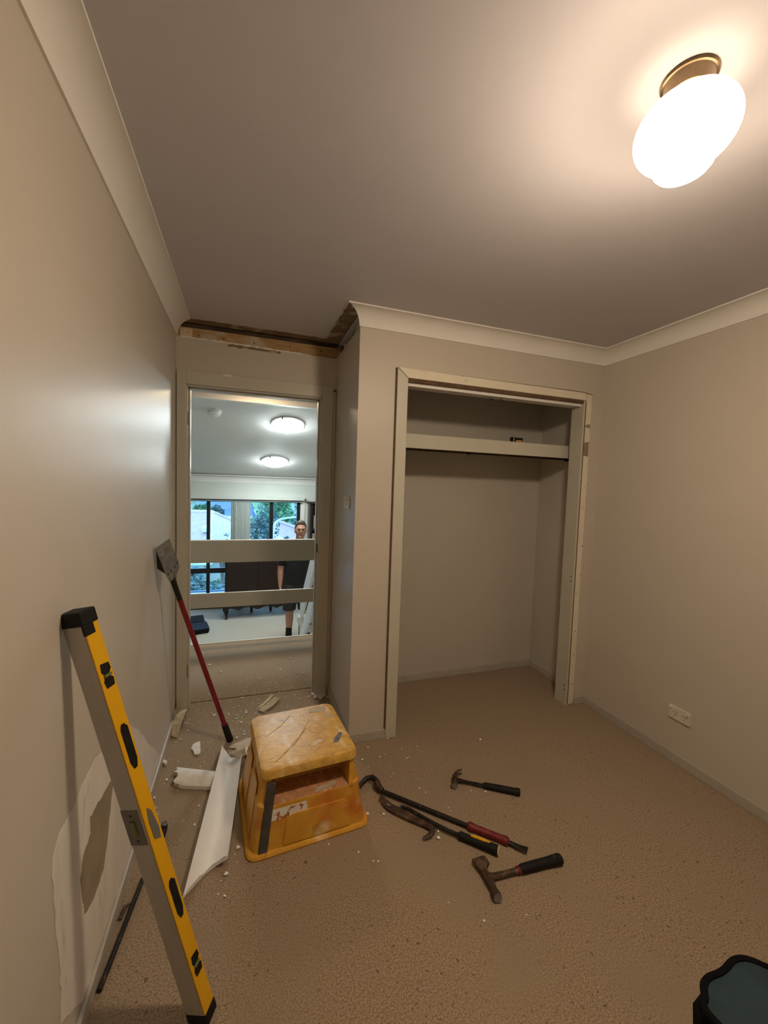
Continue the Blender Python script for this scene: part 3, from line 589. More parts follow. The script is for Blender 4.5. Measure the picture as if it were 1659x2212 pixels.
# crumbs: one object each
CR = []
for s in range(5):
    r = random.Random(s+100); me = bpy.data.meshes.new('plaster_crumb'); bm = bmesh.new()
    bmesh.ops.create_icosphere(bm, subdivisions=1, radius=.5)
    for v in bm.verts:
        v.co = Vector((v.co.x*r.uniform(.7, 1.25), v.co.y*r.uniform(.6, 1.2), (v.co.z*r.uniform(.5, .9))))
    zmin = min(v.co.z for v in bm.verts)
    for v in bm.verts: v.co.z -= zmin
    bm.to_mesh(me); bm.free(); me.materials.append(M['offcut']); CR.append(me)
z5 = [(575,182,10),(648,262,8),(530,315,20),(575,352,12),(885,470,18),(925,500,25),(1340,352,16),(1390,215,15),(1540,155,14),(1450,40,12),(1410,105,14),(1440,420,20),(1425,470,14),(1640,390,20),(1130,445,12),(1160,475,18),(1135,548,18),(1265,550,15),(1220,590,12),(1315,590,18),(1365,620,25),(1350,720,14),(1410,765,20),(1415,810,20),(1290,870,25),(1380,910,15),(1265,800,12),(955,880,18),(895,912,14),(1005,800,10),(930,825,10),(690,625,18),(440,615,16),(490,635,20),(570,660,10),(615,655,10),(490,750,20),(380,690,14),(380,895,20),(300,935,14),(275,990,12),(455,905,10),(615,930,10),(200,1205,12),(340,1255,14),(755,1270,12),(705,1335,14),(712,1380,12),(150,1560,18),(115,1610,12),(330,1720,10),(775,435,8),(710,450,8),(520,570,12),(665,830,10),(720,1005,10),(720,1040,9),(910,1135,10),(240,535,16),(1290,500,18),(1330,500,10),(1500,640,14),(1520,600,12),(1230,470,10),(1470,325,9),(1590,465,12)]
z4 = [(505,255,9),(590,308,9),(1087,208,9),(1015,290,8),(1140,310,10),(1178,315,10),(1140,345,9),(1022,347,9),(1195,370,9),(870,350,6),(800,388,6),(740,495,8),(720,555,7),(1155,500,7),(1210,490,7),(1045,490,7),(200,1080,11),(110,1210,13),(135,1325,8),(430,1265,8),(710,1570,18),(625,1760,20),(615,1915,13),(570,1900,8),(1640,1325,14),(1630,1390,9),(1360,1540,8),(1575,1595,7),(690,1615,7),(705,1670,6),(590,1800,6),(400,1400,9),(940,380,6),(1010,450,6),(860,455,6),(880,520,6),(1090,420,6),(1230,440,6),(1060,560,6),(1120,470,5),(990,410,5),(770,600,10),(640,610,8),(700,640,8)]
zt = [(487,210,8),(530,240,7),(692,352,8),(705,372,6),(958,236,9),(110,395,13),(228,398,12),(100,460,9),(48,668,8),(155,730,9),(190,735,10),(1122,562,9),(948,1163,11),(693,1030,6),(1252,1118,6),(620,523,12),(620,570,16),(120,135,6),(295,105,6)]
z2 = [(870,1290,20),(1230,1130,16),(1090,1460,20),(1180,1420,20),(765,1510,22),(1475,1320,12),(1610,1460,14),(870,1640,18),(640,1440,16)]
spots = [(340+a/7.541, 1480+b/7.541, s/7.541) for a, b, s in z5]+[(300+a/3.318, 1360+b/3.318, s/3.318) for a, b, s in z4]+[(760+a/3.318, 1640+b/3.318, s/3.318) for a, b, s in zt]+[(690+a/8.295, 1460+b/8.295, s/8.295) for a, b, s in z2]+[(1038, 1598, 3)]
rc = random.Random(21)
for (u, v, s) in spots:
    p = fl(u, v)
    if p.x < .016 or p.y > 4.0: continue
    o = bpy.data.objects.new('plaster_crumb', rc.choice(CR)); COL.objects.link(o)
    k = max(.0055, 1.6*s/FPX*(p-CAM).dot(RF))
    o.location = (p.x, p.y, 0); o.scale = (k*rc.uniform(.9, 1.3), k*rc.uniform(.8, 1.3), k*rc.uniform(.7, 1)); o.rotation_euler = (0, 0, rc.uniform(0, 6.28))
    tag(o, 'tiny white plaster crumb scattered on the brown carpet', 'plaster crumb', 'plaster crumbs scattered over the carpet')
m = MB(); rd = random.Random(31)
for i in range(1100):
    if i < 800: x, y = rd.gauss(.50, .22), rd.gauss(2.75, .30)
    else: x, y = rd.uniform(.03, 1.5), rd.uniform(1.7, 3.6)
    if not (.02 < x < 1.6 and 1.5 < y < 3.9): continue
    if y > YC-.02 and x > XN-.02 and y < YD+.12: continue
    if YD-.02 < y < YD+.12 and not (.08 < x < .85): continue
    if y > YD and x > 1.0: continue
    if .36 < x < .93 and 1.66 < y < 2.20: continue
    if .25 < x < .50 and 2.2 < y < 2.52: continue
    k = rd.uniform(.0018, .0062); a = rd.uniform(0, 6.28); cs, sn = math.cos(a)*k, math.sin(a)*k
    m.add([(x+cs, y+sn, 0), (x-sn*.7, y+cs*.7, 0), (x-cs*.7, y-sn*1.2, 0), (x, y, k*1.1)], [(0, 1, 3), (1, 2, 3), (2, 0, 3), (0, 2, 1)])
tag(m.build('plaster_dust', 'offcut'), 'fine white plaster grit strewn over the doorway carpet', 'plaster dust', kind='stuff')

# ------------------------------------------------------------------ tools on the carpet
def basis(org, to):
    o = Vector((org[0], org[1], 0)); d = Vector((to[0], to[1], 0))-o
    return o, math.atan2(d.y, d.x), d.length
# claw hammer
o, a, L = basis((1.408, 1.842), (1.664, 1.677))
hm = thing('claw_hammer', o, 'black claw hammer with rubber grip lying on the carpet', 'hammer', rz=a)
MB().tube([(.0, 0, .016), (.06, 0, .014), (.13, 0, .013), (.15, 0, .013)], [(.008, .012), (.006, .009), (.007, .010), (.008, .012)], 10).build('shaft', 'black_steel', hm, smooth=True)
MB().tube([(.135, 0, .014), (.15, 0, .015), (.22, 0, .016), (.28, 0, .016), (L, 0, .017), (L+.006, 0, .017)], [(.010, .011), (.014, .015), (.0145, .016), (.014, .0165), (.016, .019), (.013, .016)], 14).build('grip', 'black_rubber', hm, smooth=True)
hmh = MB().tube([(0, -.010, .018), (0, -.028, .018), (0, -.034, .018), (0, -.050, .018)], [.013, .011, .015, .0155], 14).build('head', 'rust_steel', hm, smooth=True)
MB().tube([(0, -.050, .018), (0, -.053, .018)], .014, 14).build('striking_face', 'bare_steel', hmh)
MB().box(-.014, .014, -.012, .014, .004, .032).build('eye', 'rust_steel', hm, bevel=.005)
for s in (-1, 1):
    MB().tube([(.0, .012, .018+s*.006), (.002, .034, .018+s*.007), (.012, .054, .018+s*.009), (.030, .064, .018+s*.010)], [(.006, .011), (.006, .009), (.006, .006), (.004, .002)], 8).build('claw', 'rust_steel', hmh, smooth=True)
# brick hammer
o, a, L = basis((1.274, 1.345), (1.597, 1.328))
bh = thing('brick_hammer', o, 'rusty brick hammer with notched blade and black grip', 'hammer', rz=a)
MB().tube([(0, 0, .016), (.03, 0, .016), (.10, 0, .015), (.15, 0, .015)], [(.012, .020), (.008, .012), (.008, .011), (.009, .012)], 12).build('shaft', 'rust_steel', bh, smooth=True)
MB().tube([(.128, 0, .015), (.140, 0, .015)], [(.0125, .015), (.0125, .015)], 12).build('collar', 'red_grip', bh, smooth=True)
MB().tube([(.138, 0, .016), (.15, 0, .017), (.20, 0, .018), (.26, 0, .018), (L-.006, 0, .018), (L+.002, 0, .018)], [(.012, .014), (.0155, .017), (.016, .0175), (.0165, .018), (.018, .0215), (.015, .018)], 14).build('grip', 'black_rubber', bh, smooth=True)
MB().tube([(L-.03, -.0, .0352), (L-.03, 0, .0365)], .003, 8).build('rivet', 'bare_steel', bh)
MB().prism([(-.024, .078, .012), (.030, .082, .012), (.034, .074, .012), (.036, .046, .012), (.018, .038, .012), (.010, .022, .012), (.018, .006, .012), (.016, -.020, .012), (.010, -.050, .012), (-.012, -.052, .012), (-.014, -.02, .012), (-.014, .02, .012)], (0, 0, .013)).build('head', 'rust_steel', bh, bevel=.003)
MB().tube([(-.002, -.046, .018), (-.003, -.060, .018), (-.004, -.078, .019)], [.012, .016, .017], 14).build('poll', 'rust_steel', bh, smooth=True)
MB().tube([(-.004, -.078, .019), (-.0045, -.081, .0195)], .0158, 14).build('striking_face', 'bare_steel', bh)
# gooseneck wrecking bar with red grip
o, a, L = basis((1.024, 1.878), (1.492, 1.412))
wb = thing('wrecking_bar', o, 'black gooseneck wrecking bar with red rubber grip', 'pry bar', rz=a)
MB().tube([(-.100, -.040, .012), (-.098, -.006, .018), (-.088, .026, .026), (-.062, .042, .030), (-.036, .034, .027), (-.020, .012, .022), (.0, 0, .017)], [(.006, .010), (.009, .012), (.012, .012), (.013, .013), (.013, .013), (.013, .013), (.012, .012)], 12).build('hook', 'black_steel', wb, smooth=True)
MB().tube([(-.028, .022, .034), (-.012, .006, .024), (.012, 0, .017)], [.015, .0165, .014], 12).build('knuckle', 'rust_steel', wb, smooth=True)
MB().tube([(0, 0, .016), (.45, 0, .012)], .0095, 12).build('shaft', 'black_steel', wb, smooth=True)
MB().tube([(.425, 0, .014), (.432, 0, .014), (.445, 0, .014), (.46, 0, .014), (.57, 0, .014), (.582, 0, .014), (.595, 0, .014), (.60, 0, .014)], [.012, .018, .018, .0155, .0155, .018, .018, .012], 14).build('grip', 'red_grip', wb, smooth=True)
MB().tube([(.595, 0, .012), (L-.05, 0, .011), (L-.02, -.002, .012), (L+.012, -.006, .018)], [(.009, .009), (.007, .010), (.005, .013), (.003, .015)], 12).build('chisel_end', 'black_steel', wb, smooth=True)
# demolition bar with yellow and black handle
o, a, L = basis((1.060, 1.745), (1.378, 1.430))
db = thing('demolition_bar', o, 'flat demolition bar with claw and yellow-striped black handle', 'pry bar', rz=a)
MB().loft([[(x, y-wd, z), (x, y+wd, z), (x, y+wd, z+t), (x, y-wd, z+t)] for x, y, wd, z, t in ((-.098, .034, .012, .022, .003), (-.07, .018, .018, .012, .005), (-.035, .004, .020, .006, .008), (0, 0, .020, .005, .010), (.07, -.004, .020, .005, .010), (.12, -.006, .018, .006, .010), (.165, -.012, .015, .008, .010), (.18, -.02, .012, .010, .010))]).build('blade', 'rust_steel', db, bevel=.002)
MB().prism([(-.052, .006, .0165), (-.035, .001, .0165), (-.032, .006, .0165), (-.05, .012, .0165)], (0, 0, .0012)).build('nail_slot', 'carpet', db)
MB().tube([(.172, -.012, .014), (.182, -.030, .014), (.178, -.055, .013), (.158, -.080, .010)], [(.007, .010), (.006, .012), (.005, .011), (.003, .006)], 10).build('claw', 'rust_steel', db, smooth=True)
MB().tube([(.005, .016, .012), (.015, .030, .014), (.05, .030, .016), (.10, .018, .017), (.16, .008, .017), (.24, 0, .016), (.30, 0, .016)], [.006, .007, .007, .008, .008, .008, .008], 10).build('shaft', 'black_steel', db, smooth=True)
MB().tube([(.285, 0, .016), (.292, 0, .016), (.31, 0, .017), (.36, 0, .018), (L-.012, 0, .019), (L, 0, .019)], [.011, .017, .015, .0165, .0185, .0185], 14).build('grip', 'black_rubber', db, smooth=True)
MB().tube([(L-.002, 0, .019), (L+.004, 0, .019)], .0175, 14).build('end_plug', 'smear', db)
MB().loft([[(x, y-.006*k, .0325+z), (x, y+.006*k, .0325+z), (x, y+.006*k, .037+z), (x, y-.006*k, .037+z)] for x, y, k, z in ((.335, .002, .4, -.002), (.35, .003, 1, -.0005), (.39, .003, 1, .0005), (.415, .003, .5, .0005))]).build('yellow_stripe', 'yellow_bright', db)
# dark rod and small handle near the left skirting
rod = thing('steel_rod', (.0, 0, 0), 'thin black steel rod lying along the left skirting board', 'rod')
p0, p1 = fl(311, 1890, .012), fl(214, 2138, .012)
rod.location = (p1.x, p1.y, 0); e = Vector((p0.x-p1.x, p0.y-p1.y, 0))
MB().tube([(0, 0, .008), e*.97+Vector((0, 0, .008)), e+Vector((0, 0, .008))], [.0075, .0075, .002], 8).build('shaft', 'black_steel', rod)
q = fl(283, 1962); r0 = fl(258, 1985)
MB().tube([Vector((q.x-p1.x-.004, q.y-p1.y+.01, .008)), Vector((q.x-p1.x-.018, q.y-p1.y+.004, .010)), Vector((r0.x-p1.x+.004, r0.y-p1.y-.01, .008))], [(.003, .006)]*3, 8).build('hook', 'rust_steel', rod, smooth=True)
q = fl(354, 1800)
sd = thing('screwdriver', (q.x, q.y, 0), 'small black handled screwdriver standing on the carpet behind the level', 'screwdriver', rz=.3)
MB().tube([(-.02, -.06, .009), (-.01, -.03, .011), (0, 0, .014), (.004, .02, .016), (.006, .032, .017)], [.008, .011, .0125, .0125, .010], 12).build('handle', 'black_rubber', sd, smooth=True)
MB().lathe([(.004, 0), (.0065, .002), (.009, 0), (.0065, -.002), (.004, 0)], 14).build('hang_ring', 'bare_steel', sd, smooth=True, xf=Matrix.Translation((.004, .012, .030)))
MB().tube([(-.02, -.06, .009), (-.05, -.15, .004)], .003, 8).build('shank', 'bare_steel', sd)

# ------------------------------------------------------------------ tool bag
tb = thing('tool_bag', (1.66, .60, 0), 'dark tool bag with teal lobed top panel and black binding', 'tool bag')
edge = [tuple(fl(u, v, .25)[:2]) for u, v in ((1530, 2190), (1523, 2155), (1521, 2128), (1531, 2113), (1553, 2104), (1568, 2093), (1583, 2077), (1605, 2072), (1632, 2079), (1662, 2092))]
edge += [(1.76, .68), (1.80, .62), (1.85, .585), (1.86, .53), (1.845, .47), (1.80, .425), (1.74, .40), (1.67, .385), (1.60, .395), (1.55, .425), (1.52, .46), (1.475, .49), (1.455, .54), (1.46, .60)]
def sm(pts, k=4):
    out = []; n = len(pts)
    for i in range(n):
        P = [Vector((*pts[(i+j) % n], 0)) for j in (-1, 0, 1, 2)]
        for s in range(k):
            t = s/k; out.append(.5*((2*P[1])+(P[2]-P[0])*t+(2*P[0]-5*P[1]+4*P[2]-P[3])*t*t+(3*P[1]-P[0]-3*P[2]+P[3])*t**3))
    return out
se = [q-Vector((1.66, .60, 0)) for q in sm(edge)]; bc_ = sum(se, Vector())/len(se)
def bring(k, z): return [bc_+(q-bc_)*k+Vector((0, 0, z)) for q in se]
MB().loft([bring(.97, 0), bring(1.03, .03), bring(1.05, .12), bring(1.02, .20), bring(.99, .248)]).build('body', 'bag_black', tb, smooth=True)
rings = [[p+Vector((0, 0, .006*math.sin(n_*.31+t*6)*t)) for n_, p in enumerate(bring(1-t*.97, .250+.030*math.sin(t*math.pi/2)-.012*t*t))] for t in [k/8 for k in range(9)]]
MB().loft(rings).build('teal_panel', 'bag_teal', tb, smooth=True)
m = MB(); pts = bring(1.0, .25); m.tube(pts+[pts[0], pts[1]], .0085, 8); m.build('binding', 'bag_black', tb, smooth=True)
MB().loft([[(x, y-.012, z), (x, y+.012, z), (x, y+.012, z+.004), (x, y-.012, z+.004)] for x, y, z in ((.00, .100, .20), (.02, .112, .235), (.07, .105, .25), (.13, .07, .255))]).build('strap', 'webbing', tb)
MB().loft([[fl(u, v, .18)*1.0-Vector((1.66+dx, .60, z2)) for u, v in ((1494, 2180), (1510, 2160), (1528, 2140), (1560, 2160), (1575, 2250), (1520, 2260))] for z2, dx in ((.175, -.02), (.06, -.01), (-.02, 0))]).build('side_pocket', 'bag_black', tb, bevel=.006)

# ------------------------------------------------------------------ upper hall and stairs
XHL, XHR = -2.7, 2.45
struct(B(XHL, XHR, YD+T+.012, YH, -.12, 0).build('floor_hall', 'carpet'), 'carpeted upper hall floor beyond the doorway', 'floor')
struct(B(XHL, 1.05, YH-.005, YH+.012, -.06, .004).build('trim_8', 'rail_white'), 'pale nosing along the hall floor edge', 'floor nosing')
struct(B(XHL, 1.05, YH-.03, YH, ZL, -.06).build('wall_hall_edge', 'wall_cool'), 'wall below the hall floor edge', 'wall')
struct(MB().box(XHL, 0, YD+T-.01, YD+T+.01, 0, 2.41).box(XN, XHR, YD+T+.0, YD+T+.02, 0, 2.41).box(0, XN, YD+T-.001, YD+T+.010, 2.06, 2.41).build('wall_hall', 'wall'), 'hall side of the bedroom walls', 'wall')
struct(B(XHL, XHR, YD+T, 4.92, H, H+.04).build('ceiling_hall', 'ceiling'), 'flat white ceiling of the upper hall', 'ceiling')
struct(B(XHL, XHR, 4.90, 4.98, 2.343, 2.53).build('wall_bulkhead', 'cornice'), 'shallow white bulkhead lit warm by the hall lamp', 'bulkhead')
hl = thing('hall_lamp', (.55, 4.50, H), 'warm round ceiling lamp in the upper hall', 'lamp')
MB().lathe([(0, 0), (.15, 0), (.15, -.018), (0, -.018)], 32).build('base_ring', 'white_pl2', hl, smooth=True)
MB().lathe([(0, -.018), (.14, -.018), (.13, -.03), (.09, -.041), (0, -.045)], 32).build('dome', 'hall_lamp', hl, smooth=True)
# stairs going down beyond the balustrade
for i in range(5):
    z = -.17*(i+1)
    if i < 4: B(1.09, 2.0, YH+.25*i, YH+.25*(i+1), ZL, z).build('stair_step' if i else 'stair_step', 'carpet_living', None if i else None)
steps = [o for o in bpy.data.objects if o.name.startswith('stair_step')]
fl0 = struct(steps[0], 'carpeted steps down to the living room', 'stairs'); fl0.name = 'stairs'
for s in steps[1:]: s.parent = fl0; s.name = 'step'
B(2.0, XHR, YH-.03, YH+.05, ZL, 0).build('stair_side', 'wall_cool', fl0)
# balustrade along the hall edge
bl = thing('balustrade', (0, 3.985, 0), 'painted two-board balustrade along the hall floor edge', 'balustrade')
B(XHL, 1.10, 0, .022, .742, .930).build('rail_board', 'rail_white', bl, bevel=.003)
B(XHL, 1.10, 0, .022, .337, .468).build('rail_board', 'rail_white', bl, bevel=.003)
B(XHL, 1.10, -.004, .040, .930, .944).build('handrail_cap', 'rail_cool', bl, bevel=.003)
B(1.046, 1.090, .022, .066, 0, .95).build('post', 'rail_white', bl, bevel=.003); B(-.80, -.755, .022, .066, 0, .93).build('post', 'rail_white', bl, bevel=.003)
sb = thing('stair_balustrade', (1.05, 4.05, 0), 'white sloping two-board stair balustrade going down', 'balustrade')
def slope_board(y0, y1, ztop0, zt1, th, nm):
    return MB().prism([(0, y0, ztop0), (0, y1, zt1), (0, y1, zt1-th), (0, y0, ztop0-th)], (.030, 0, 0)).build(nm, 'rail_cool', sb, bevel=.003)
slope_board(.02, 1.03, .955, .070, .27, 'rail_board'); slope_board(.02, 1.03, .525, -.350, .185, 'rail_board')
B(-.004, .040, 1.00, 1.05, ZL, .075).build('post', 'rail_cool', sb, bevel=.003)

# ------------------------------------------------------------------ sunken living room
struct(B(XHL, XHR, YH-.03, YF+.1, ZL-.1, ZL).build('floor_living', 'carpet_living'), 'pale carpet of the sunken living room', 'floor')
RS = .296
def zc(y): return 1.575+RS*(YF-y)
struct(MB().prism([(XHL, 4.95, zc(4.95)), (XHL, YF+.1, zc(YF+.1)), (XHL, YF+.1, zc(YF+.1)+.05), (XHL, 4.95, zc(4.95)+.05)], (XHR-XHL, 0, 0)).build('ceiling_living', 'cornice'), 'sloping white living room ceiling', 'ceiling')
struct(B(XHL-.1, XHL, YD, YF+.1, ZL, 2.6).build('wall_living_left', 'wall_cool'), 'pale living room side wall', 'wall')
struct(B(XHR, XHR+.1, CB+.09, YF+.1, ZL, 2.6).build('wall_living_right', 'wall_cool'), 'pale living room wall beside the stairs', 'wall')
WX0, WX1, WZ1 = -2.2, 1.39, 1.138
struct(MB().box(XHL, WX0, YF, YF+.1, ZL, 1.7).box(WX1, XHR, YF, YF+.1, ZL, 1.7).box(WX0, WX1, YF, YF+.1, WZ1, 1.7).build('wall_far', 'wall_cool'), 'pale far wall around the big window', 'wall')
cs = [(u*1.45, v*1.5) for u, v in cove_profile()]
cornice('trim_9', (XHL, YF), (XHR, YF), (0, -1), 0, 0, 'white cornice above the living room window', z=zc(YF-.0)+.005, prof=cs)
struct(B(WX1, XHR, YF-.014, YF, ZL, ZL+.075).build('baseboard_far', 'frame_black'), 'dark skirting under the far wall', 'skirting board')
win = struct(MB().box(WX0, WX1, YF+.0, YF+.06, WZ1-.035, WZ1).box(WX0, WX1, YF, YF+.06, ZL, ZL+.045).box(WX0, WX0+.05, YF, YF+.06, ZL, WZ1).box(WX1-.062, WX1, YF, YF+.06, ZL, WZ1).build('window_1', 'frame_black'), 'wide black framed living room window', 'window')
for x0, x1 in ((-1.30, -1.24), (-.258, -.200), (.824, .892)): B(x0, x1, YF+.002, YF+.055, ZL+.04, WZ1-.03).build('mullion', 'frame_black', win)
for x0, x1 in ((WX0+.05, -1.30), (-1.24, -.258), (-.20, .824), (.892, WX1-.062)):
    B(x0, x1, YF+.004, YF+.053, -.197, -.106).build('transom', 'frame_black', win)
    B(x0, x1, YF+.026, YF+.030, ZL+.045, -.197).build('pane', 'glass', win); B(x0, x1, YF+.026, YF+.030, -.106, WZ1-.035).build('pane', 'glass', win)
pel = thing('blind_track', (0, YF-.075, 1.15), 'pale blind track with black strip above the window', 'blind track')
B(WX0-.1, 1.475, 0, .074, .0, .068).build('pelmet', 'wall_cool', pel, bevel=.004); B(WX0-.1, 1.40, -.001, .05, -.016, 0).build('black_strip', 'frame_black', pel); B(1.455, 1.48, -.012, .02, .01, .03).build('end_bracket', 'frame_black', pel)  # thin black strip under the pale pelmet
B(WX0-.1, 1.40, .01, .045, -.034, -.016).build('head_rail', 'blind', pel)
struct(B(1.392, 1.475, YF-.016, YF, ZL+.08, 1.15).build('trim_10', 'cornice'), 'white reveal strip beside the window', 'window trim')
vb = thing('vertical_blind', (0, YF-.05, ZL), 'bunched grey green vertical blind hanging in the window', 'blind')
rb = random.Random(4)
for i in range(12):
    x = .168+i*.0265; a = math.radians(62+rb.uniform(-8, 8)) if i < 4 else math.radians(18+rb.uniform(-10, 10)); w2 = .042
    pts = [(x-w2*math.cos(a), -w2*math.sin(a)*.5), (x, .006), (x+w2*math.cos(a), w2*math.sin(a)*.5)]
    pts = [(min(max(px, .150), .486), py) for px, py in pts]
    MB().prism([(*q, .06) for q in pts]+[(q[0], q[1]+.0015, .06) for q in pts[::-1]], (0, 0, 1.90)).build('slat', 'blind', vb)
def oyster(x, y, label):
    z = zc(y)
    o = thing('oyster_light', (x, y, z), label, 'lamp', None); o.rotation_euler = (-math.atan(RS), 0, 0)
    MB().lathe([(0, 0), (.20, 0), (.212, -.010), (.21, -.022), (0, -.022)], 40).build('base_ring', 'white_pl2', o, smooth=True)
    MB().lathe([(0, -.026), (.206, -.026), (.210, -.030), (.196, -.052), (.16, -.076), (.09, -.096), (0, -.102)], 40).build('glass_dome', 'oyster', o, smooth=True)
    for k in range(3):
        a = 2.2+k*2.094; MB().tube([(.205*math.cos(a), .205*math.sin(a), -.012), (.216*math.cos(a), .216*math.sin(a), -.03), (.210*math.cos(a), .210*math.sin(a), -.042)], .008, 8).build('clip', 'black_steel', o)
    return o
oyster(.915, 5.68, 'round white oyster ceiling light nearer the smoke alarm'); oyster(.845, 7.08, 'round white oyster ceiling light nearer the window')
sk = thing('smoke_alarm', (.03, 5.52, zc(5.52)), 'small round white smoke alarm on the sloping ceiling', 'smoke alarm'); sk.rotation_euler = (-math.atan(RS), 0, 0)
MB().lathe([(0, 0), (.075, 0), (.078, -.012), (.072, -.02), (0, -.02)], 32).build('base', 'white_pl2', sk, smooth=True)
MB().lathe([(0, -.02), (.060, -.02), (.060, -.03), (.070, -.032), (.070, -.042), (.045, -.056), (0, -.058)], 32).build('cover', 'white_pl2', sk, smooth=True)
# dark wooden cabinet
cb = thing('sideboard', (.61, 7.48, ZL), 'dark polished wooden sideboard on short curved legs', 'sideboard')
B(-.525, .525, -.16, .17, .235, 1.13).build('carcass', 'dark_wood', cb, bevel=.006); B(-.55, .55, -.18, .18, 1.13, 1.16).build('top', 'dark_wood', cb, bevel=.006)
for x0, x1 in ((-.50, -.005), (.005, .50)):
    d = B(x0, x1, -.176, -.16, .27, 1.10).build('door', 'dark_wood', cb, bevel=.004); xk = x1-.05 if x0 < -.1 else x0+.05
    MB().lathe([(0, 0), (.008, 0), (.012, .012), (.008, .02), (0, .021)], 10).build('knob', 'brass', d, smooth=True, xf=Matrix.Translation((xk, -.176, 1.02)) @ Matrix.Rotation(math.pi/2, 4, 'X'))
ap = [(-.52, .24), (.52, .24), (.52, .13)]+[(.50-.98*i/24, .175+.03*math.cos(i/24*math.pi*6)*(1 if 3 < i < 21 else .3)-(.04 if i in (0, 24) else 0)) for i in range(1, 24)]+[(-.52, .13)]
MB().prism([(x, -.165, z) for x, z in ap], (0, .02, 0)).build('apron', 'dark_wood', cb)
for sx in (-1, 1):
    for yy in (-.145, .15):
        MB().tube([(sx*.50, yy, .24), (sx*.525, yy-.01, .17), (sx*.505, yy, .09), (sx*.49, yy, .03), (sx*.505, yy-.015, .0)], [.035, .034, .022, .016, .024], 10).build('leg', 'dark_wood', cb, smooth=True)
for x in (-.09, .24): MB().tube([(x, .15, .24), (x, .15, .0)], [.03, .02], 8).build('centre_leg', 'dark_wood', cb)
# bookcase
bc = thing('bookcase', (1.93, 7.82, ZL), 'dark bookcase with books and photographs by the window', 'bookcase')
for x in (-.40, .36): B(x, x+.045, -.15, .15, 0, 1.95).build('side', 'dark_wood', bc)
B(-.40, .405, .13, .15, 0, 1.95).build('back', 'dark_wood', bc)
for z in (.04, .42, .80, 1.18, 1.46, 1.90): B(-.36, .36, -.14, .13, z, z+.022).build('shelf', 'dark_wood', bc)
B(-.42, .42, -.17, .16, 1.95, 1.99).build('cornice_top', 'dark_wood', bc, bevel=.006)
for i, (x, h, mm) in enumerate([(-.345, .20, 'book_cream'), (-.310, .19, 'book_red'), (-.278, .21, 'book_grey'), (-.240, .18, 'book_red'), (-.205, .20, 'book_cream')]):
    t = tag(B(0, .03, 0, .15, 0, h).build('book', mm, bevel=.002), ['tall cream book at the bookcase side', 'slim red book beside the tall cream book', 'grey book between two red ones', 'short red book on the bookcase shelf', 'cream book beyond the short red one'][i], 'book', 'books in the bookcase'); t.location = (1.93+x, 7.70, ZL+1.202)
for x, z, lab in ((-.33, 1.482, 'framed grey photograph on the upper bookcase shelf'), (-.16, 1.482, 'second framed photograph beside the grey one')):
    f = thing('photo_frame', (1.93+x, 7.72, ZL+z), lab, 'photo frame'); B(0, .13, 0, .015, 0, .26).build('frame', 'book_grey', f, bevel=.003); B(.015, .115, -.002, 0, .02, .24).build('print', 'book_cream', f)
# open black tool case
tc = thing('tool_case', (-.36, 6.85, ZL), 'open black plastic tool case on the living room carpet', 'tool case', rz=math.radians(12))
MB().loft([rr(-.22, .22, -.17, .17, .03, 0, 3), rr(-.23, .23, -.18, .18, .03, .03, 3), rr(-.23, .23, -.18, .18, .03, .075, 3)]).build('base_shell', 'case_black', tc, smooth=True)
MB().loft([rr(-.23, .23, -.02, .02, .015, 0, 3), rr(-.23, .23, -.02, .02, .015, .22, 3)]).build('lid', 'case_black', tc, xf=Matrix.Translation((-.02, .19, .06)) @ Matrix.Rotation(math.radians(-80), 4, 'X'))
B(-.08, .08, -.20, -.18, .03, .055).build('handle', 'case_black', tc, bevel=.006); B(-.17, -.02, -.10, .05, .075, .085).build('drill_insert', 'book_grey', tc, bevel=.006)
# cream chair by the stairs
ch = thing('upholstered_chair', (1.40, 5.36, ZL), 'cream upholstered chair with rounded back at the stair foot', 'chair', rz=math.radians(10))
MB().loft([[(x*.24*math.cos(0)+0, .0+dy, z) for x, z in [(math.cos(a), .52+.40*max(0, math.sin(a))**.8 if math.sin(a) > 0 else .52) for a in [math.pi*i/14 for i in range(15)]]] for dy in (-.03, .04)]).build('backrest', 'cream_fabric', ch, bevel=.012)
MB().loft([rr(-.24, .24, -.02, .44, .06, .40, 4), rr(-.25, .25, -.03, .45, .07, .45, 4), rr(-.24, .24, -.02, .44, .06, .50, 4)]).build('seat', 'cream_fabric', ch, smooth=True)
for x in (-.2, .2):
    for y in (.02, .40): MB().tube([(x, y, .41), (x*1.05, y, 0)], [.02, .013], 8).build('leg', 'dark_wood', ch)

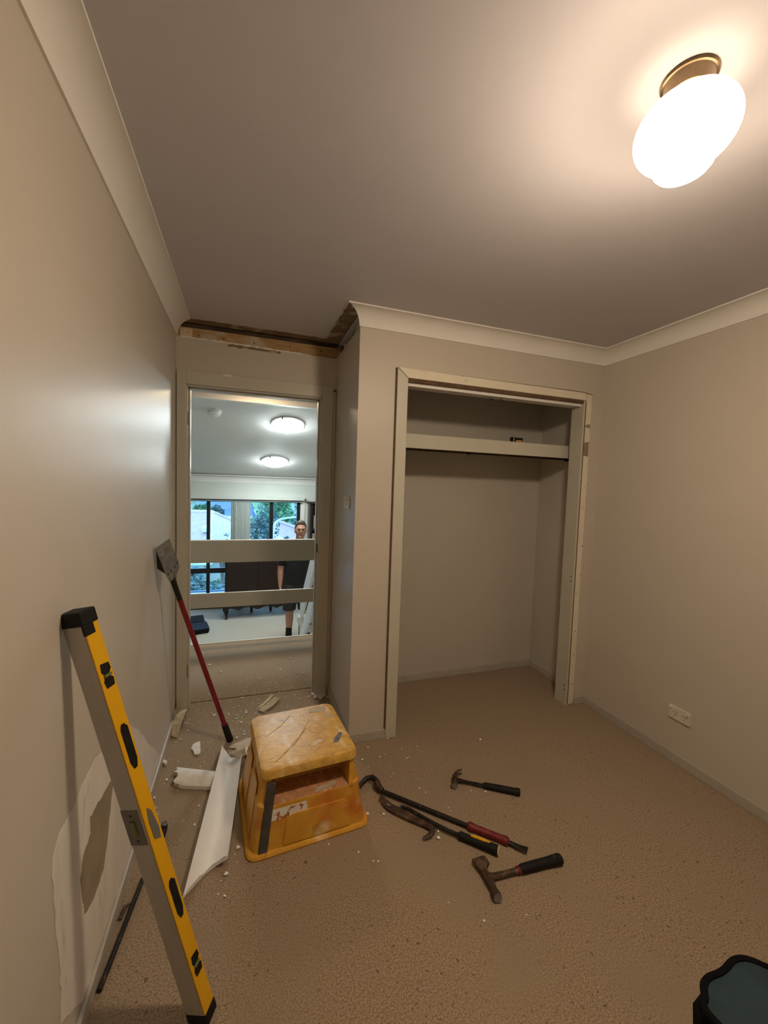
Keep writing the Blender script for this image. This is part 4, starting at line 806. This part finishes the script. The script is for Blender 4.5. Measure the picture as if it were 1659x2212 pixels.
# ------------------------------------------------------------------ the man
pm = thing('person', (1.120, 6.02, ZL), 'man in black polo and dark shorts standing by the window', 'person', rz=math.radians(-4))
def fuse(name, shapes, m, voxel, smooth=4, ratio=.4):
    """overlapping closed shapes grown into one continuous surface"""
    bm = bmesh.new()
    for q in shapes:
        me = bpy.data.meshes.new('t'); me.from_pydata([tuple(v) for v in q.v], [], q.f); b2 = bmesh.new(); b2.from_mesh(me)
        bmesh.ops.recalc_face_normals(b2, faces=b2.faces); b2.to_mesh(me); b2.free(); bm.from_mesh(me); bpy.data.meshes.remove(me)
    me = bpy.data.meshes.new(name); bm.to_mesh(me); bm.free()
    o = bpy.data.objects.new(name, me); COL.objects.link(o)
    md = o.modifiers.new('r', 'REMESH'); md.mode = 'VOXEL'; md.voxel_size = voxel
    sm_ = o.modifiers.new('sm', 'SMOOTH'); sm_.iterations = smooth; sm_.factor = .5
    dc = o.modifiers.new('dc', 'DECIMATE'); dc.ratio = ratio
    bpy.context.view_layer.update(); dg = bpy.context.evaluated_depsgraph_get()
    nm = bpy.data.meshes.new_from_object(o.evaluated_get(dg)); o.modifiers.clear(); o.data = nm; nm.materials.clear(); nm.materials.append(M[m])
    for p in nm.polygons: p.use_smooth = True
    o.parent = pm; return o
def ell(x, y, z, rx, ry, n=24): return [(x+rx*math.cos(2*math.pi*k/n), y+ry*math.sin(2*math.pi*k/n), z) for k in range(n)]
def ball(c, r, n=12): return MB().loft([ell(c[0], c[1], c[2]-r*math.cos(math.pi*k/n), max(1e-4, r*math.sin(math.pi*k/n)), max(1e-4, r*math.sin(math.pi*k/n)), n) for k in range(n+1)])
def limb(pts, rs): return [MB().tube(pts, rs, 14)]+[ball(p, (r if not isinstance(r, tuple) else min(r))*.98) for p, r in zip(pts, rs)]
shapes = [MB().loft([ell(*q) for q in ((0, .005, .80, .120, .095), (0, .005, .90, .165, .115), (0, .0, 1.0, .158, .110), (.004, -.005, 1.10, .155, .112), (.008, -.002, 1.25, .168, .118), (.012, .0, 1.36, .180, .115), (.014, .008, 1.42, .150, .090), (.018, .008, 1.47, .085, .068), (.022, .0, 1.52, .060, .060), (.028, -.015, 1.60, .056, .060))])]
for s_ in (-1, 1):
    shapes += limb([(s_*.165, .005, 1.395), (s_*.205, .010, 1.30), (s_*.228, .018, 1.15), (s_*.234, .012, 1.09), (s_*.238, -.025, .96), (s_*.238, -.045, .87)], [.062, .055, .047, .046, .038, .028])
    shapes += [MB().tube([(s_*.238, -.045, .875), (s_*.237, -.054, .83), (s_*.235, -.062, .785), (s_*.232, -.064, .765)], [(.030, .022), (.040, .018), (.043, .016), (.040, .014)], 14, up=(0, 1, 0))]
    for dy, ln in ((-.033, .068), (-.011, .080), (.011, .076), (.031, .058)):
        y = -.062+dy; shapes += limb([(s_*.234, y, .785), (s_*.232, y, .755), (s_*.226, y-.003, .755-ln*.5), (s_*.212, y-.004, .755-ln)], [.0105, .0100, .0092, .0080])
    shapes += limb([(s_*.232, -.085, .83), (s_*.228, -.104, .795), (s_*.222, -.114, .765), (s_*.217, -.114, .742)], [.014, .0125, .0108, .0092])
    shapes += limb([(s_*.085, .0, .86), (s_*.094, .0, .70), (s_*.098, -.004, .54), (s_*.100, .0, .48), (s_*.102, .016, .36), (s_*.104, .014, .22), (s_*.106, .010, .11), (s_*.108, .005, .06)], [.092, .080, .061, .057, .057, .044, .037, .040])
    shapes += limb([(s_*.108, .010, .05), (s_*.116, -.06, .040), (s_*.122, -.13, .030)], [.042, .036, .028])
# head: deformed sphere with brow, nose, jaw, ears
hb = bmesh.new(); bmesh.ops.create_uvsphere(hb, u_segments=32, v_segments=24, radius=1.0)
HC_ = Vector((.032, -.035, 1.655))
def hshape(v):
    x, y, z = v
    w = .080*(1-.13*max(0, -z)**1.5); d = .098
    X = x*w; Y = y*d; Z = z*.118
    if z < -.3 and y < 0: Y -= .012*(-z-.3)          # chin
    if y < -.6 and abs(z+.05) < .25: Y += .006*(1-abs(x))
    if z < -.1 and y > .2: Y -= .03*(-z)*y
    return Vector((X, Y, Z))
for v in hb.verts: v.co = hshape(v.co)+HC_
def blob(c, r, seg=10):
    b2 = bmesh.new(); bmesh.ops.create_uvsphere(b2, u_segments=seg, v_segments=seg, radius=1)
    for v in b2.verts: v.co = Vector((v.co.x*r[0], v.co.y*r[1], v.co.z*r[2]))+HC_+Vector(c)
    return b2
parts = [hb, blob((0, -.100, -.012), (.015, .020, .012)), blob((0, -.096, .010), (.010, .014, .028)), blob((0, -.086, .036), (.052, .014, .012)), blob((0, -.076, -.090), (.036, .024, .022)), blob((-.081, .008, -.008), (.010, .020, .032)), blob((.081, .008, -.008), (.010, .020, .032)), blob((-.034, -.072, -.022), (.022, .016, .018)), blob((.034, -.072, -.022), (.022, .016, .018))]
for q in parts:
    mb_ = MB(); q.verts.index_update(); mb_.add([v.co.copy() for v in q.verts], [tuple(v.index for v in f.verts) for f in q.faces]); shapes.append(mb_); q.free()
fuse('body', shapes, 'skin', .0050, 3, .35)
sh_ = [MB().loft([ell(*q) for q in ((0, .002, .885, .184, .132), (0, .0, 1.0, .180, .130), (.004, -.004, 1.10, .178, .130), (.008, -.002, 1.25, .188, .134), (.012, .0, 1.36, .198, .132), (.014, .008, 1.425, .168, .106), (.018, .008, 1.475, .100, .084), (.02, .004, 1.50, .076, .076))])]
for s_ in (-1, 1): sh_ += limb([(s_*.170, .006, 1.395), (s_*.206, .010, 1.30), (s_*.228, .018, 1.19)], [.080, .074, .068])
fuse('polo_shirt', sh_, 'shirt', .009, 4, .5)
MB().loft([[(.02+r*math.cos(a), -.004+r*.95*math.sin(a), z-.018*math.sin(-a)*(1 if math.sin(a) < 0 else .2)) for a in [2*math.pi*k/20 for k in range(20)]] for r, z in ((.094, 1.474), (.082, 1.512), (.074, 1.512), (.080, 1.474))]).build('collar', 'shirt', pm, smooth=True)
sh_ = [MB().loft([ell(*q) for q in ((0, .003, .80, .178, .125), (0, .003, .88, .182, .130), (0, .003, .96, .172, .124))])]
for s_ in (-1, 1): sh_ += [MB().loft([ell(s_*.108, -.002, .50, .094, .094), ell(s_*.102, 0, .64, .098, .100), ell(s_*.090, .002, .80, .100, .115), ell(s_*.085, .002, .86, .098, .118)])]
fuse('shorts', sh_, 'shorts', .009, 4, .5)
for s in (-1, 1):
    MB().tube([(s*.107, .008, .24), (s*.107, .008, .16), (s*.108, .005, .08)], [.043, .046, .048], 14).build('sock', 'sock', pm, smooth=True)
    MB().loft([[(s*.116+(q[0])*k, q[1]*k2-.04, z) for q in [(.052*math.cos(a), .14*math.sin(a)) for a in [2*math.pi*i/18 for i in range(18)]]] for k, k2, z in ((1, 1, 0), (1.04, 1.03, .02), (1, 1, .05), (.85, .8, .085), (.8, .45, .115))]).build('boot', 'shoe', pm, smooth=True)
# hair cap: swept shell over the crown and sides
rings = []
for i in range(9):
    th = math.radians(4+i*11); ring = []
    for k in range(28):
        ph = 2*math.pi*k/28; fx, fy = math.cos(ph), math.sin(ph)
        lim = 1.0 if fy > -.25 else 1.0-.48*min(1, (-.25-fy)/.45)
        t2 = th*lim*(1.05 if fy > .3 else .92); z = math.cos(t2); rxy = math.sin(t2)
        base = hshape(Vector((fx*rxy, fy*rxy, z))); nn = base.normalized()
        off = (.011+.010*max(0, z)+.005*noise.noise(Vector((fx*5, fy*5, z*7)))+(.008 if fy < -.2 and z > .75 else 0))*(1-max(0, (i-5)/3)**2*.95)
        ring.append(base+nn*off+HC_)
    rings.append(ring)
MB().loft(rings).build('hair', 'hair', pm, smooth=True)
for s in (-1, 1):
    b_ = MB().lathe([(0, -.006), (.0055, -.004), (.0075, 0), (.0055, .004), (0, .006)], 10).build('eye', 'eye', pm, smooth=True, xf=Matrix.Translation(HC_+Vector((s*.030, -.0885, .016))) @ Matrix.Rotation(math.pi/2, 4, 'X'))
    MB().tube([HC_+Vector((s*.012, -.101, .030)), HC_+Vector((s*.032, -.100, .035)), HC_+Vector((s*.052, -.085, .029))], [(.003, .003), (.004, .004), (.003, .003)], 6).build('eyebrow', 'hair', pm)
MB().tube([HC_+Vector((-.026, -.086, -.055)), HC_+Vector((0, -.098, -.058)), HC_+Vector((.026, -.086, -.053))], [(.002, .002), (.0045, .005), (.002, .002)], 8).build('mouth', 'lip', pm, smooth=True)

# ------------------------------------------------------------------ outside the window
GZ = -6.0
struct(B(-90, 90, 10.5, 60, GZ-.2, GZ).build('ground', 'grass'), 'garden ground far below the window', 'ground')
struct(MB().prism([(-120, 60, GZ), (-120, 160, 4.0), (-120, 160, -8), (-120, 60, GZ-.5)], (240, 0, 0)).build('hillside', 'grass'), 'green hillside behind the houses', 'hill')
struct(MB().box(-60, 60, 29.5, 35.5, GZ, GZ+.03).build('road', 'road'), 'pale road below the window', 'road')
struct(MB().box(-60, 60, 29.2, 29.5, GZ, GZ+.15).box(-60, 60, 35.5, 35.8, GZ, GZ+.15).build('kerb', 'concrete'), 'pale kerbs along the road', 'kerb')
dk = thing('balcony_deck', (0, 8.1, -.95), 'pale balcony deck outside the window with dark edge bar', 'balcony')
for i in range(8): B(-2.6, 2.4, .19*i, .19*i+.18, -.04, 0).build('board', 'road', dk)
B(-2.6, 2.4, 1.53, 1.58, -.10, .03).build('edge_bar', 'roof_grey', dk)
def house(name, ridge, eaves, walls, mt, label, wallh, right_mt=None):
    """ridge: 2 points, eaves: 4 points (front-left, front-right, back-right, back-left)"""
    c = Vector(((eaves[0][0]+eaves[2][0])/2, (eaves[0][1]+eaves[2][1])/2, GZ))
    h = thing(name, c, label, 'house')
    r0, r1 = [Vector(q)-c for q in ridge]; e = [Vector(q)-c for q in eaves]
    for nm_, poly, mm in (('roof_slope', [e[0], e[1], r1, r0], mt), ('roof_slope', [e[1], e[2], r1], right_mt or mt), ('roof_slope', [e[2], e[3], r0, r1], mt), ('roof_slope', [e[3], e[0], r0], mt)):
        MB().prism(poly, (0, 0, -.12)).build(nm_, mm, h)
    for a, b in ((r0, r1), (r1, e[1]), (r1, e[2])): MB().tube([a+Vector((0, 0, .03)), b+Vector((0, 0, .03))], .10, 8).build('ridge_capping', right_mt or mt, h)
    for a, b in ((e[0], e[1]), (e[1], e[2])): MB().tube([a, b], .12, 8).build('gutter', 'gutter', h)
    cen = sum(e, Vector())/4; wv = [cen+(q-cen)*.9 for q in e]
    MB().loft([[Vector((q.x, q.y, 0)) for q in wv], [Vector((q.x, q.y, q.z)) for q in wv]]).build('walls', 'house_wall', h)
    for t in (.25, .55, .8):
        p = wv[0].lerp(wv[1], t); dd = (wv[1]-wv[0]).normalized(); nrm = Vector((dd.y, -dd.x, 0))
        MB().prism([p+Vector((0, 0, -1.7)), p+dd*1.2+Vector((0, 0, -1.7)), p+dd*1.2+Vector((0, 0, -.6)), p+Vector((0, 0, -.6))], nrm*.05).build('window', 'frame_black', h)
    return h
hA = house('house', ((-9, 31, -.62), (-1.75, 30, -.62)), ((-11, 26.5, -3.3), (-1.55, 25.5, -3.3), (2.0, 39.5, -3.3), (-10, 37, -3.3)), None, 'roof_pink', 'house with broad pink tiled hip roof below the window', 3, 'roof_pink_lit')
MB().lathe([(0, 0), (.22, 0), (.28, .12), (.28, .30), (.15, .40), (0, .44)], 14).build('roof_vent', 'gutter', hA, smooth=True).location = Vector((-1.95, 28.0, -1.75))-hA.location
house('house', ((-3.2, 56, 2.2), (-.9, 56, 2.2)), ((-5.4, 50, -2.6), (1.6, 50, -2.6), (1.6, 64, -2.6), (-5.4, 64, -2.6)), None, 'roof_grey', 'house with slate blue roof behind the pink roofs', 3)
house('house', ((2.36, 31, -1.2), (3.33, 25, -1.2)), ((1.62, 31.4, -2.05), (3.12, 23.3, -2.05), (4.9, 24.5, -2.05), (3.6, 32, -2.05)), None, 'roof_pink', 'house with small steep pink roof behind the street lamp', 3)
house('house', ((7.5, 62, 1.2), (10.5, 60, 1.2)), ((6.5, 56, -1.0), (12.5, 55, -1.0), (13, 66, -1.0), (7, 66, -1.0)), None, 'roof_grey', 'distant house with blue gable roof among trees', 3)
house('house', ((-22, 72, 2.5), (-7.5, 72, 2.5)), ((-24, 66, -1.5), (-6.2, 66, -1.5), (-6.2, 80, -1.5), (-24, 80, -1.5)), None, 'gutter', 'distant house with pale roof on the hillside', 3)
sl = thing('street_lamp', (1.51, 18, GZ), 'galvanised street lamp with long curved arm', 'street lamp')
pts = [(0, 0, 0), (0, 0, 5.0), (.01, 0, 5.35), (.05, 0, 5.65), (.14, 0, 5.82), (.30, 0, 5.94), (.60, 0, 5.99), (1.0, 0, 6.035), (1.5, 0, 6.06)]
MB().tube(pts, [.085, .062, .058, .055, .05, .045, .042, .038, .035], 12, up=(0, 1, 0)).build('pole', 'lamp_post', sl, smooth=True)
MB().loft([rr(1.5, 2.05, -.10, .10, .06, 6.0, 3), rr(1.45, 2.1, -.13, .13, .07, 6.05, 3), rr(1.55, 2.0, -.08, .08, .05, 6.14, 3)]).build('lantern', 'lamp_post', sl, smooth=True)
MB().lathe([(0, 0), (.18, 0), (.18, .06), (.09, .10), (.09, .3), (0, .3)], 14).build('base', 'concrete', sl)
def tree(c, rad, zb, n, leafm, label, lsz, seed):
    r = random.Random(seed); t = thing('tree', (c[0], c[1], GZ), label, 'tree')
    zc_ = c[2]-GZ; m = MB()
    clumps = [(Vector((r.gauss(0, .45)*rad[0], r.gauss(0, .45)*rad[1], zc_+r.gauss(0, .42)*rad[2])), r.uniform(.25, .5)) for _ in range(26)]
    for i in range(n):
        cc, k = clumps[i % 26]
        d = Vector((r.gauss(0, 1), r.gauss(0, 1), r.gauss(0, 1))).normalized()*r.uniform(.5, 1)*k
        p = cc+Vector((d.x*rad[0], d.y*rad[1], d.z*rad[2])); s = lsz*r.uniform(.6, 1.4)
        u = Vector((r.gauss(0, 1), r.gauss(0, 1), r.gauss(0, .6))).normalized(); v = u.cross(Vector((r.gauss(0, 1), r.gauss(0, 1), r.gauss(0, 1)))).normalized()
        m.add([p-u*s, p+v*s*.45, p+u*s, p-v*s*.45], [(0, 1, 2, 3)])
    m.build('foliage', leafm, t)['kind'] = 'stuff'
    MB().tube([(0, 0, 0), (.1, 0, zc_*.4), (-.05, .1, zc_*.8), (.05, 0, zc_+rad[2]*.3)], [.16, .12, .09, .03], 8).build('trunk', 'bark', t, smooth=True)
    for k in range(7):
        cc = clumps[k][0]; MB().tube([(0, 0, zc_*.55+k*.05), cc*.5+Vector((0, 0, zc_*.32)), cc], [.06, .04, .012], 6).build('branch', 'bark', t)
tree((1.13, 20.8, -1.0), (.72, .7, 1.65), -4, 3600, 'leaf', 'slender grey green tree in front of the window centre', .085, 1)
tree((-1.05, 15.2, -2.45), (1.35, 1.0, .8), -5, 3400, 'leaf', 'low spreading grey green tree below the pink roof', .13, 2)
tree((.2, 25, -4.6), (1.3, 1.1, 1.2), -5, 2200, 'leaf2', 'bright green garden tree beside the slender tree', .13, 3)
tree((2.25, 22.6, -2.5), (.40, .5, .8), -5, 1500, 'leaf', 'small leafy tree beside the street lamp', .09, 4)
tree((-.72, 22.5, -1.8), (.34, .4, .34), -5, 160, 'leaf', 'sparse sapling top against the pink roof', .075, 12)
for i, (x, y, z, rx, rz_) in enumerate([(-3.9, 45, -1.6, .9, .7), (-2.5, 46, -1.7, .7, .6), (3.2, 39, -1.6, 1.3, 1.1), (5.9, 41, -2.2, 1.3, 1.3), (4.4, 50, -.9, 1.7, 1.1), (7.6, 47, -1.5, 1.5, 1.5), (5.0, 74, 1.2, 2.2, 1.5), (10.5, 50, -.8, 2, 1.6)]):
    tree((x, y, z), (rx, rx, rz_), -5, 700, 'leaf2' if i % 2 == 0 else 'leaf', ['round shrub left of the slate blue roof', 'smaller round shrub against the slate blue roof', 'bright bushy tree above the small pink roof', 'wide grey green tree right of the small pink roof', 'bright tree below the distant blue gable', 'grey green tree at the window edge', 'distant bright tree on the hillside', 'distant grey green tree by the blue gable house'][i], .22, 20+i)
